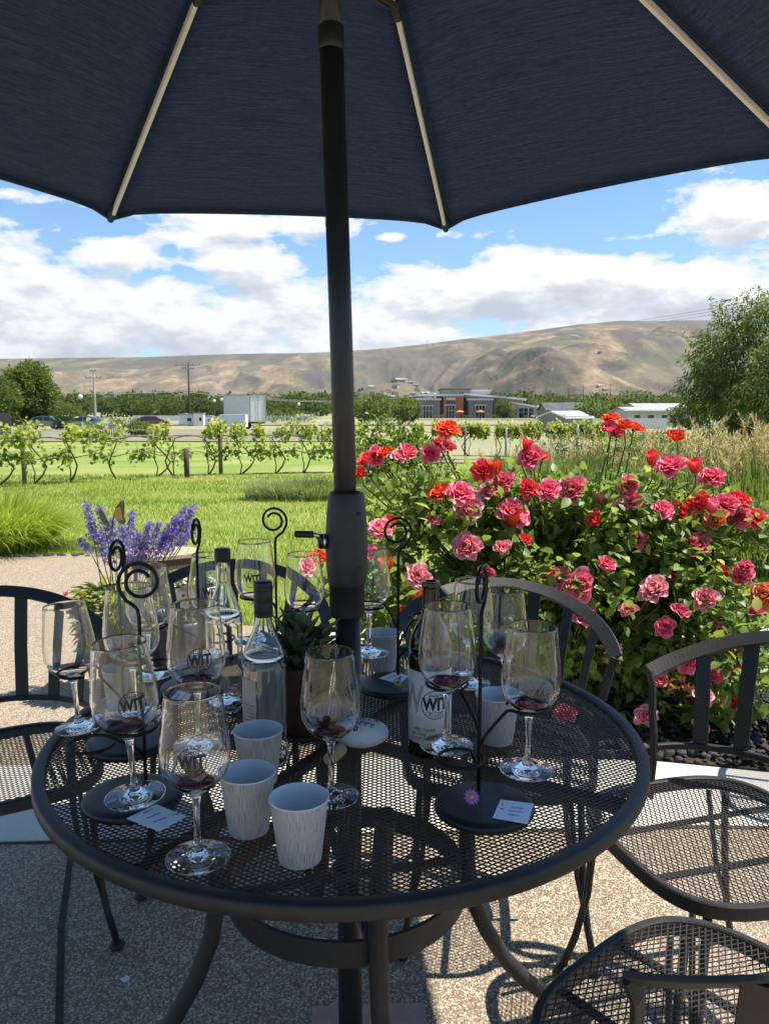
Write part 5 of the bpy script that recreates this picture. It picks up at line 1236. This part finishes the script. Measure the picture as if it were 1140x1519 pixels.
for k,(px,r_) in enumerate([(655,.5),(690,.5),(698,.4),(725,.6),(733,.45),(762,.5),(780,.4),(645,.45)]):
    tree('low_shrub',X(px,209),209,r_*2.2,(r_*1.3,r_,r_),160,.22,M['leaf_tree'],['low bush at the winery, left of the brick front','low bush right of the brick front','tiny bush beside the second grey block','low bush at the right corner of the second grey block','low bush left of the winery tree','low bush right of the winery tree','low bush by the white awning','low bush right of the first grey block'][k],620+k,'shrub','low bushes along the winery',.03,hole=-.5)
# ---------------- houses, shed
roofd=noisy('dark_roof',(.07,.072,.08),(.12,.12,.13),.8,.9); roofg=noisy('grey_roof',(.3,.3,.3),(.4,.4,.4),.8,.7); cream=noisy('cream_wall',(.5,.48,.4),(.58,.56,.48),.5,.8); grw=noisy('shed_wall',(.2,.2,.2),(.28,.28,.27),1.5,.85,sc=(6,1,1)); metal=noisy('metal_roof',(.6,.6,.58),(.72,.72,.7),.7,.4)
def house(name,px0,px1,yr,ye,Y,dep,wm,rm,lb,rz=0,gable=False,wins=3,group=None,over=.4):
    x0,x1=X(px0,Y),X(px1,Y); z0=gz(Y); ze=pz(px0,ye,Y)-z0; zr=pz(px0,yr,Y)-z0; W=x1-x0
    e=empty(name,((x0+x1)/2,Y+dep/2,z0),rz,lb,'house' if 'house' in name else 'shed',group)
    m2=MB(); m2.box((0,0,ze/2-.1),(W,dep,ze+.2))
    if gable: m2.add([(-W/2,-dep/2,ze),(W/2,-dep/2,ze),(0,-dep/2,zr-.05),(-W/2,dep/2,ze),(W/2,dep/2,ze),(0,dep/2,zr-.05)],[(0,1,2),(5,4,3)])
    else: m2.add([(-W/2,-dep/2,ze),(-W/2,dep/2,ze),(-W/2,0,zr-.05),(W/2,-dep/2,ze),(W/2,dep/2,ze),(W/2,0,zr-.05)],[(0,2,1),(3,4,5)])
    m2.build('wall',wm,e); m2=MB(); o_=over; th=.12
    if gable: A=[(-W/2-o_,ze-.15),(0,zr),(W/2+o_,ze-.15)]; pr=[[(x_,y_,z_) for x_,z_ in A]+[(x_,y_,z_-th-.02) for x_,z_ in reversed(A)] for y_ in (-dep/2-o_,dep/2+o_)]
    else: A=[(-dep/2-o_,ze-.15),(0,zr),(dep/2+o_,ze-.15)]; pr=[[(x_,y_,z_) for y_,z_ in A]+[(x_,y_,z_-th-.02) for y_,z_ in reversed(A)] for x_ in (-W/2-o_,W/2+o_)]
    m2.add(pr[0]+pr[1],[(0,1,7,6),(1,2,8,7),(2,3,9,8),(3,4,10,9),(4,5,11,10),(5,0,6,11),(0,5,4,1),(1,4,3,2),(6,7,10,11),(7,8,9,10)]); m2.build('roof',rm,e)
    for k in range(wins):
        xx=-W/2+W*(k+.7)/(wins+.4); m2=MB(); m2.box((xx,-dep/2-.02,ze*.55),(min(1.3,W*.12),.05,ze*.33)); wn=m2.build('window',M['window'],e)
        m2=MB(); w_=min(1.3,W*.12); m2.box((xx,-dep/2-.05,ze*.55+ze*.17),(w_+.2,.05,.08)); m2.box((xx,-dep/2-.05,ze*.55-ze*.17),(w_+.2,.06,.08)); m2.build('frame',M['white'],wn)
    return e
house('shed',819,871,610,617,75,4,grw,metal,'grey garden shed with pale metal roof beyond the leafy vines',.5,False,0,over=.15)
house('house',812,868,597.5,608,150,9,blk,roofd,'dark roofed grey house left of the red roses',0,False,3)
house('house',846,902,597,607.5,160,9,grw,roofd,'second dark roofed house partly behind the red roses',0,False,2)
house('house',931,1000,604,608.5,112,7,cream,roofg,'low cream house with pale grey roof behind the white fence',0,False,3)
house('house',948,1024,598.5,605,135,9,cream,roofg,'taller grey roofed house behind the low cream house',0,False,2)
for k,(px,Y,h,rx,lb) in enumerate([(878,104,3.6,2.3,'bushy dark green tree between the dark roofs and the cream house'),(1022,90,3.2,2.2,'bushy green tree at the willow foot'),(560,120,4.6,2.4,'leafy green tree just right of the umbrella pole below the hill houses'),(596,130,4.4,2.2,'leafy green tree left of the winery'),(612,150,4.0,1.5,'narrow green tree touching the left end of the winery'),(540,140,4.2,2.3,'green tree right behind the umbrella pole edge'),(800,260,5,2.6,'round tree behind the winery wing'),(912,128,3.6,2.0,'green tree behind the cream house left end')]):
    tree('broadleaf_tree',X(px,Y),Y,h,(rx,rx,h*.45),1700,.38,M['leaf_tree'],lb,640+k,trunk=.12,hole=-.3,group='garden trees round the houses',lump=.4)
# far tree band: many crowns that read as one mass
VV=[];FF=[];CC=[];off=0; r=np.random.default_rng(77)
def proto(seed):
    q=np.random.default_rng(seed).normal(size=(300,3)); q/=np.linalg.norm(q,axis=1)[:,None]; rr=np.random.default_rng(seed)
    lm=np.array([1+.45*mn.noise(Vector((a[0]*1.7+seed*9,a[1]*1.7,a[2]*1.7))) for a in q])
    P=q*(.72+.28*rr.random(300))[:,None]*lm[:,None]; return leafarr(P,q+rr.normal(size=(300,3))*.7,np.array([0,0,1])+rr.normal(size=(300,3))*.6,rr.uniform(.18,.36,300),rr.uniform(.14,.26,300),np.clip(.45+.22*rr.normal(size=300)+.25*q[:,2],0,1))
PRT=[proto(s) for s in range(8)]
for k in range(460):
    Y=r.uniform(230,620); px=r.uniform(-120,1260)
    if 600<px<810 and Y<262: continue
    if k%3==0: Y=r.uniform(430,700)
    hh=r.uniform(.6,1)*(583+6*math.sin(px*.03)+5*math.sin(px*.011+2)<590 and 1 or .9); top=595-(r.random()**2)*13
    if 515<px<700: top=max(top,589)
    z0=zg(Y); ht=max(2.5,(pz(px,top,Y)-z0)); rx=ht*r.uniform(.45,.75)*(.55 if r.random()<.12 else 1)
    V,F_,C=PRT[k%8]; a=r.uniform(0,6.28); Rm=np.array([[math.cos(a),-math.sin(a),0],[math.sin(a),math.cos(a),0],[0,0,1]])
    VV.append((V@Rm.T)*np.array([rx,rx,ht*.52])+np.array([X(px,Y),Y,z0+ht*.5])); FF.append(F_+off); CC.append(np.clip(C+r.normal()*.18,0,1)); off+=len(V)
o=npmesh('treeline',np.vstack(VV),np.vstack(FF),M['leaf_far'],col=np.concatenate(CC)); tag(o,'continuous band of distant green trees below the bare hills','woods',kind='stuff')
# ================================================================ HILLS
SKY_=[(-900,560),(-300,545),(0,533),(60,532),(150,531),(230,530),(300,527),(380,525),(440,524.5),(490,523),(560,518),(620,512),(680,504),(740,497),(800,489),(850,482),(915,476),(960,477),(1010,475.5),(1050,476),(1090,481),(1200,490),(1500,520),(2200,560)]
def vel(py): u=py-760; return -(u*CP+F*SP)/(F*CP-u*SP)
def crest(px): return vel(float(np.interp(px,[a for a,b in SKY_],[b for a,b in SKY_])))
def smooth(t): t=min(1,max(0,t)); return t*t*(3-2*t)
D0,DC,D1=1350.,6200.,8200.
def rid(x,y,z,oc=5):
    v=0;a=1;s=0
    for k in range(oc):
        v+=a*(1-abs(mn.noise(Vector((x,y,z+k*7.3))))*2.1); s+=a; a*=.5; x*=2.03; y*=2.03
    return v/s
def hill_h(px,d):
    u=(px-570)/F; x=u*d; zc=crest(px)*DC+CH
    kr=smooth((px-480)/500)
    t=(d-2100)/(DC-2100)
    if t<=0: base=-4
    else:
        pw=1.5-.55*kr
        base=-4+(zc+4)*(min(1,t)**pw)
    if d>DC: base=zc-(d-DC)*.12
    # foothills: low rounded knolls
    kn=smooth((d-1500)/500)*(1-smooth((d-3300)/900))*max(0,mn.noise(Vector((x/620+3,d/520,4)))+.28)*(34+30*kr)
    bench=98*math.exp(-((px-590)/75.)**2)*smooth((d-1500)/900)*(1-smooth((d-3000)/1200))
    env=max(0,math.sin(PI*min(1,max(0,t))**.8))
    w=mn.noise(Vector((x/900,d/1300,9)))*420
    g=rid((x+w)/1050,(d+w*.4)/4400,1.5)
    mid=mn.noise(Vector((x/1500+5,d/1500,2.2)))
    return base+kn+bench*.9+env*((g-.60)*(270+110*kr)*(1-.75*min(1,max(0,t))**2.5)*(.5+.5*min(1,zc/350))+mid*120*min(1,zc/350)), g
pxs=np.concatenate([np.arange(-700,-60,26),np.arange(-60,1200,3.0),np.arange(1200,2000,26)]); ds=np.concatenate([np.linspace(D0,3000,46),np.linspace(3030,DC,78),np.linspace(DC+120,D1,9)])
V=[];C=[]
for d in ds:
    for px in pxs:
        h,g=hill_h(float(px),float(d)); V.append(((px-570)/F*d,d,h if d>D0+1 else -25)); C.append(g)
n=len(pxs); F_=[]
I=np.arange(len(ds)-1)[:,None]*n+np.arange(n-1)[None,:]; I=I.ravel(); F_=np.stack([I,I+1,I+n+1,I+n],1)
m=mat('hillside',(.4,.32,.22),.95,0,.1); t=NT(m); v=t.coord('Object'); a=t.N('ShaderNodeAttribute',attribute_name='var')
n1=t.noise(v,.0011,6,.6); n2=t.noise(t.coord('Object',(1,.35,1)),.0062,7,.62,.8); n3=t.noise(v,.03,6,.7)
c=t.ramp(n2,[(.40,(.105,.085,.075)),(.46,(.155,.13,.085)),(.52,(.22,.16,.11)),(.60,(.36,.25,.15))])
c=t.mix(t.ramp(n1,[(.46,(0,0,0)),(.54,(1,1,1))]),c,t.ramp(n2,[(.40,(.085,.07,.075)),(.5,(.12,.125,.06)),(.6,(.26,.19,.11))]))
c=t.mix(t.ramp(a.outputs['Fac'],[(.38,(.7,.7,.7)),(.6,(0,0,0))]),c,(.095,.085,.07))  # gullies darkened: sagebrush tone, plus relief shade painted in under the high sun
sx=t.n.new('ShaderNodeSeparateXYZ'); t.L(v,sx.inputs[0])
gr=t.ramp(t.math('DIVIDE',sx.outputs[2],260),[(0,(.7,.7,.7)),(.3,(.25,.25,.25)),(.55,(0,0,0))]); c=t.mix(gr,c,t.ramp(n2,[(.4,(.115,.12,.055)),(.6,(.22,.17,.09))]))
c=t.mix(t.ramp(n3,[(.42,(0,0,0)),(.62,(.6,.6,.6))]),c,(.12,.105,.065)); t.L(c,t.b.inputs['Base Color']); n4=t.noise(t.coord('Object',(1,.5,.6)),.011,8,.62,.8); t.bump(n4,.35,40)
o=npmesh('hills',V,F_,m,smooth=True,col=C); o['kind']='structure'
# hillside houses (tiny)
hm=[noisy('far_wall_pale',(.55,.53,.5),(.65,.63,.6),.1,.8),noisy('far_wall_tan',(.4,.36,.3),(.5,.45,.38),.1,.8),noisy('far_wall_blue',(.3,.34,.38),(.4,.44,.48),.1,.8)]; hr=[roofd,roofg,noisy('far_roof_brown',(.2,.15,.12),(.28,.2,.16),.1,.9)]
protos=[]
for i in range(3):
    m2=MB(); m2.box((0,0,3),(16,10,7)); m2.add([(-9,-6,6.2),(9,-6,6.2),(9,6,6.2),(-9,6,6.2),(-9,0,9.5),(9,0,9.5)],[(0,1,5,4),(2,3,4,5),(1,2,5),(3,0,4),(3,2,1,0)],mi=1)
    for q_ in (-5,0,5): m2.add([(q_-1.3,-5.03,2.2),(q_+1.3,-5.03,2.2),(q_+1.3,-5.03,4.2),(q_-1.3,-5.03,4.2)],[(0,1,2,3)],mi=2)
    protos.append(m2.build('hillside_house',[hm[i],hr[i],M['window']]))
r=random.Random(5); k=0
HS=[]
for i in range(58): HS.append((r.gauss(590,38),r.uniform(1750,2900)))
for px,d in ((885,2500),(893,2450),(927,2200),(934,2150),(946,2200),(960,2100),(968,2150),(884,3300),(820,1900),(845,1850),(705,1800),(720,1750),(1000,2000),(770,2000),(860,1700)): HS.append((px,d))
for px,d in HS:
    if px<525 and px>470: px+=60
    h,_=hill_h(px,d); o=protos[k%3]
    if k>=3: o=o.copy(); COL.objects.link(o)
    o.location=((px-570)/F*d,d,max(h,zg(d))-1.5); o.rotation_euler=(0,0,r.uniform(-.6,.6)); o.scale=(r.uniform(.8,1.2),)*3
    if px<760: tag(o,'tiny pale house on the slope above and left of the winery','house','tiny houses on the hillside')
    else: tag(o,'tiny pale house at the foot of the hills right of the winery','house','tiny houses below the right hills')
    k+=1
# scattered trees on the slope between the houses
VV=[];FF=[];CC=[];off=0; r=np.random.default_rng(8)
for k in range(260):
    px=r.normal(600,70) if k<150 else r.uniform(640,1100); d=r.uniform(1500,2900) if k<150 else r.uniform(1400,2000); h,_=hill_h(px,d); s=r.uniform(5,10)
    V,F_,C=PRT[k%8]; VV.append(V*np.array([s,s,s*.8])+np.array([(px-570)/F*d,d,max(h,zg(d))+s*.5])); FF.append(F_+off); CC.append(C); off+=len(V)
o=npmesh('hillside_woods',np.vstack(VV),np.vstack(FF),M['leaf_far'],col=np.concatenate(CC)); tag(o,'scattered small trees among the hillside houses','woods',kind='stuff')
# ================================================================ AIR
hz=MB(); hz.box((0,3990,270),(11000,8400,572)); hzm=bpy.data.materials.new('haze'); hzm.use_nodes=True; hn=hzm.node_tree; hn.nodes.remove(hn.nodes['Principled BSDF'])
pv=hn.nodes.new('ShaderNodeVolumePrincipled'); pv.inputs['Density'].default_value=HAZE; pv.inputs['Color'].default_value=(.86,.9,1,1); pv.inputs['Anisotropy'].default_value=.3; hn.links.new(pv.outputs[0],hn.nodes['Material Output'].inputs['Volume'])
if HAZE>0: o=hz.build('haze',hzm); tag(o,'thin pale summer haze over the valley','haze',kind='stuff')
# ================================================================ SKY AND SUN
SUN=Vector((.97,.10,1.95)).normalized(); el=math.asin(SUN.z); az=math.atan2(SUN.x,SUN.y)
w=bpy.data.worlds.new('World'); S.world=w; w.use_nodes=True; t=NT(w); bg=t.n['Background']
sk=t.n.new('ShaderNodeTexSky'); sk.sky_type='NISHITA'; sk.sun_disc=False; sk.sun_elevation=el; sk.sun_rotation=az; sk.altitude=200; sk.air_density=1.0; sk.dust_density=.4; sk.ozone_density=2.2
tc=t.n.new('ShaderNodeTexCoord'); sp_=t.n.new('ShaderNodeSeparateXYZ'); t.L(tc.outputs['Generated'],sp_.inputs[0])
# work on real sky directions: azimuth as x/r and elevation as z/r for the fair weather clouds
hr_=t.math('SQRT',t.math('ADD',t.math('POWER',sp_.outputs[0],2),t.math('POWER',sp_.outputs[1],2))); hr_=t.math('MAXIMUM',hr_,.05)
az_=t.math('ARCTAN2',sp_.outputs[0],sp_.outputs[1]); ev=t.math('DIVIDE',sp_.outputs[2],hr_)
def cvec(dv=0,sx=1,sy=1.9,z=0):
    cb=t.n.new('ShaderNodeCombineXYZ'); t.L(t.math('MULTIPLY',az_,sx),cb.inputs[0]); t.L(t.math('MULTIPLY',t.math('ADD',ev,dv),sy),cb.inputs[1]); cb.inputs[2].default_value=z; return cb.outputs[0]
def azv(px,py): x,y,d=ray(px,py); return math.atan2(x,y), d/math.hypot(x,y)
BL=[(60,470,150,75,.5),(200,440,150,50,.34),(330,480,190,60,.42),(180,376,85,26,.55),(130,395,70,22,.35),(270,352,60,16,.42),(360,392,72,28,.62),(470,332,55,26,.5),(330,330,140,22,.42),(20,400,70,42,.5),(640,440,110,34,.55),(740,425,110,34,.7),(880,415,120,34,.72),(1040,430,130,40,.66),(560,500,160,40,.45),(1000,460,140,30,.4),(1090,318,95,28,.62),(915,354,55,10,.42),(580,352,26,8,.42),(680,347,45,9,.34),(800,450,160,40,.3),
 (40,290,60,12,.45),(150,300,60,10,.36),(460,450,140,36,.3),(-200,430,220,90,.5),(1350,400,200,70,.5)]
def field(dv):
    s=None
    for px,py,rx,ry,am in BL:
        a,e_=azv(px,py); rxx=rx/F; ryy=ry/F*1.02
        dx=t.math('DIVIDE',t.math('SUBTRACT',az_,a),rxx); dy=t.math('DIVIDE',t.math('SUBTRACT',t.math('ADD',ev,dv),e_),ryy)
        q_=t.math('ADD',t.math('MULTIPLY',dx,dx),t.math('MULTIPLY',dy,dy)); g=t.math('MULTIPLY',t.math('EXPONENT',t.math('MULTIPLY',q_,-.8)),am)
        s=g if s is None else t.math('MAXIMUM',t.math('ADD',t.math('MULTIPLY',s,.55),t.math('MULTIPLY',g,.55)),t.math('MAXIMUM',s,g))
    n_=t.noise(cvec(dv,1,1.9),9,10,.58,.15); n2_=t.noise(cvec(dv,1,2.6,5),26,6,.6)
    return t.math('ADD',t.math('ADD',t.math('MULTIPLY',s,1.0),t.math('MULTIPLY',t.math('SUBTRACT',n_,.5),1.45)),t.math('MULTIPLY',t.math('SUBTRACT',n2_,.5),.52))
f0=field(0); f1=field(.020)
low=t.ramp(ev,[(.0,(.26,.26,.26)),(.10,(.16,.16,.16)),(.16,(.0,.0,.0)),(1,(0,0,0))]); 
cov=t.math('ADD',f0,low)
alpha=t.ramp(cov,[(.19,(0,0,0)),(.27,(.6,.6,.6)),(.38,(1,1,1))])
# underside of each cloud is greyer than its sunlit top: density just above the point
up1=t.math('ADD',f1,low)
sh=t.math('SUBTRACT',up1,cov)
shade=t.ramp(t.math('ADD',t.math('MULTIPLY',sh,.9),t.math('MULTIPLY',t.math('SUBTRACT',cov,.35),.42)),[(-.06,(1,1,1)),(.04,(.95,.96,.98)),(.16,(.74,.78,.84)),(.36,(.56,.61,.70))])
skc=t.mix(1,sk.outputs[0],(SKYK*.8,SKYK*1.03,SKYK*1.16),'MULTIPLY')
cl=t.mix(1,shade,(CLK,CLK,CLK),'MULTIPLY')
hzf=t.ramp(ev,[(0,(.5,.5,.5)),(.12,(.12,.12,.12)),(.3,(0,0,0))]); skc=t.mix(hzf,skc,(.62*CLK,.76*CLK,.95*CLK))
t.L(t.mix(alpha,skc,cl),bg.inputs[0]); bg.inputs[1].default_value=1.0
ld=bpy.data.lights.new('sun','SUN'); ld.energy=SUNE; ld.angle=R(.53); ld.color=(1,.955,.88); so=bpy.data.objects.new('sun',ld); COL.objects.link(so); so.rotation_euler=SUN.to_track_quat('Z','Y').to_euler()
so.location=(5,2,10)
S.view_settings.view_transform='Standard'; S.view_settings.look='None'; S.view_settings.exposure=EXPO; S.view_settings.gamma=1
S.render.engine='CYCLES'; c_=S.cycles
c_.max_bounces=24; c_.transmission_bounces=20; c_.transparent_max_bounces=16; c_.glossy_bounces=6; c_.diffuse_bounces=4; c_.volume_bounces=0
c_.use_denoising=True; c_.caustics_reflective=False; c_.caustics_refractive=True; c_.sample_clamp_indirect=6
try: c_.denoiser='OPENIMAGEDENOISE'
except Exception: pass
w.cycles.sampling_method='MANUAL'; w.cycles.sample_map_resolution=512
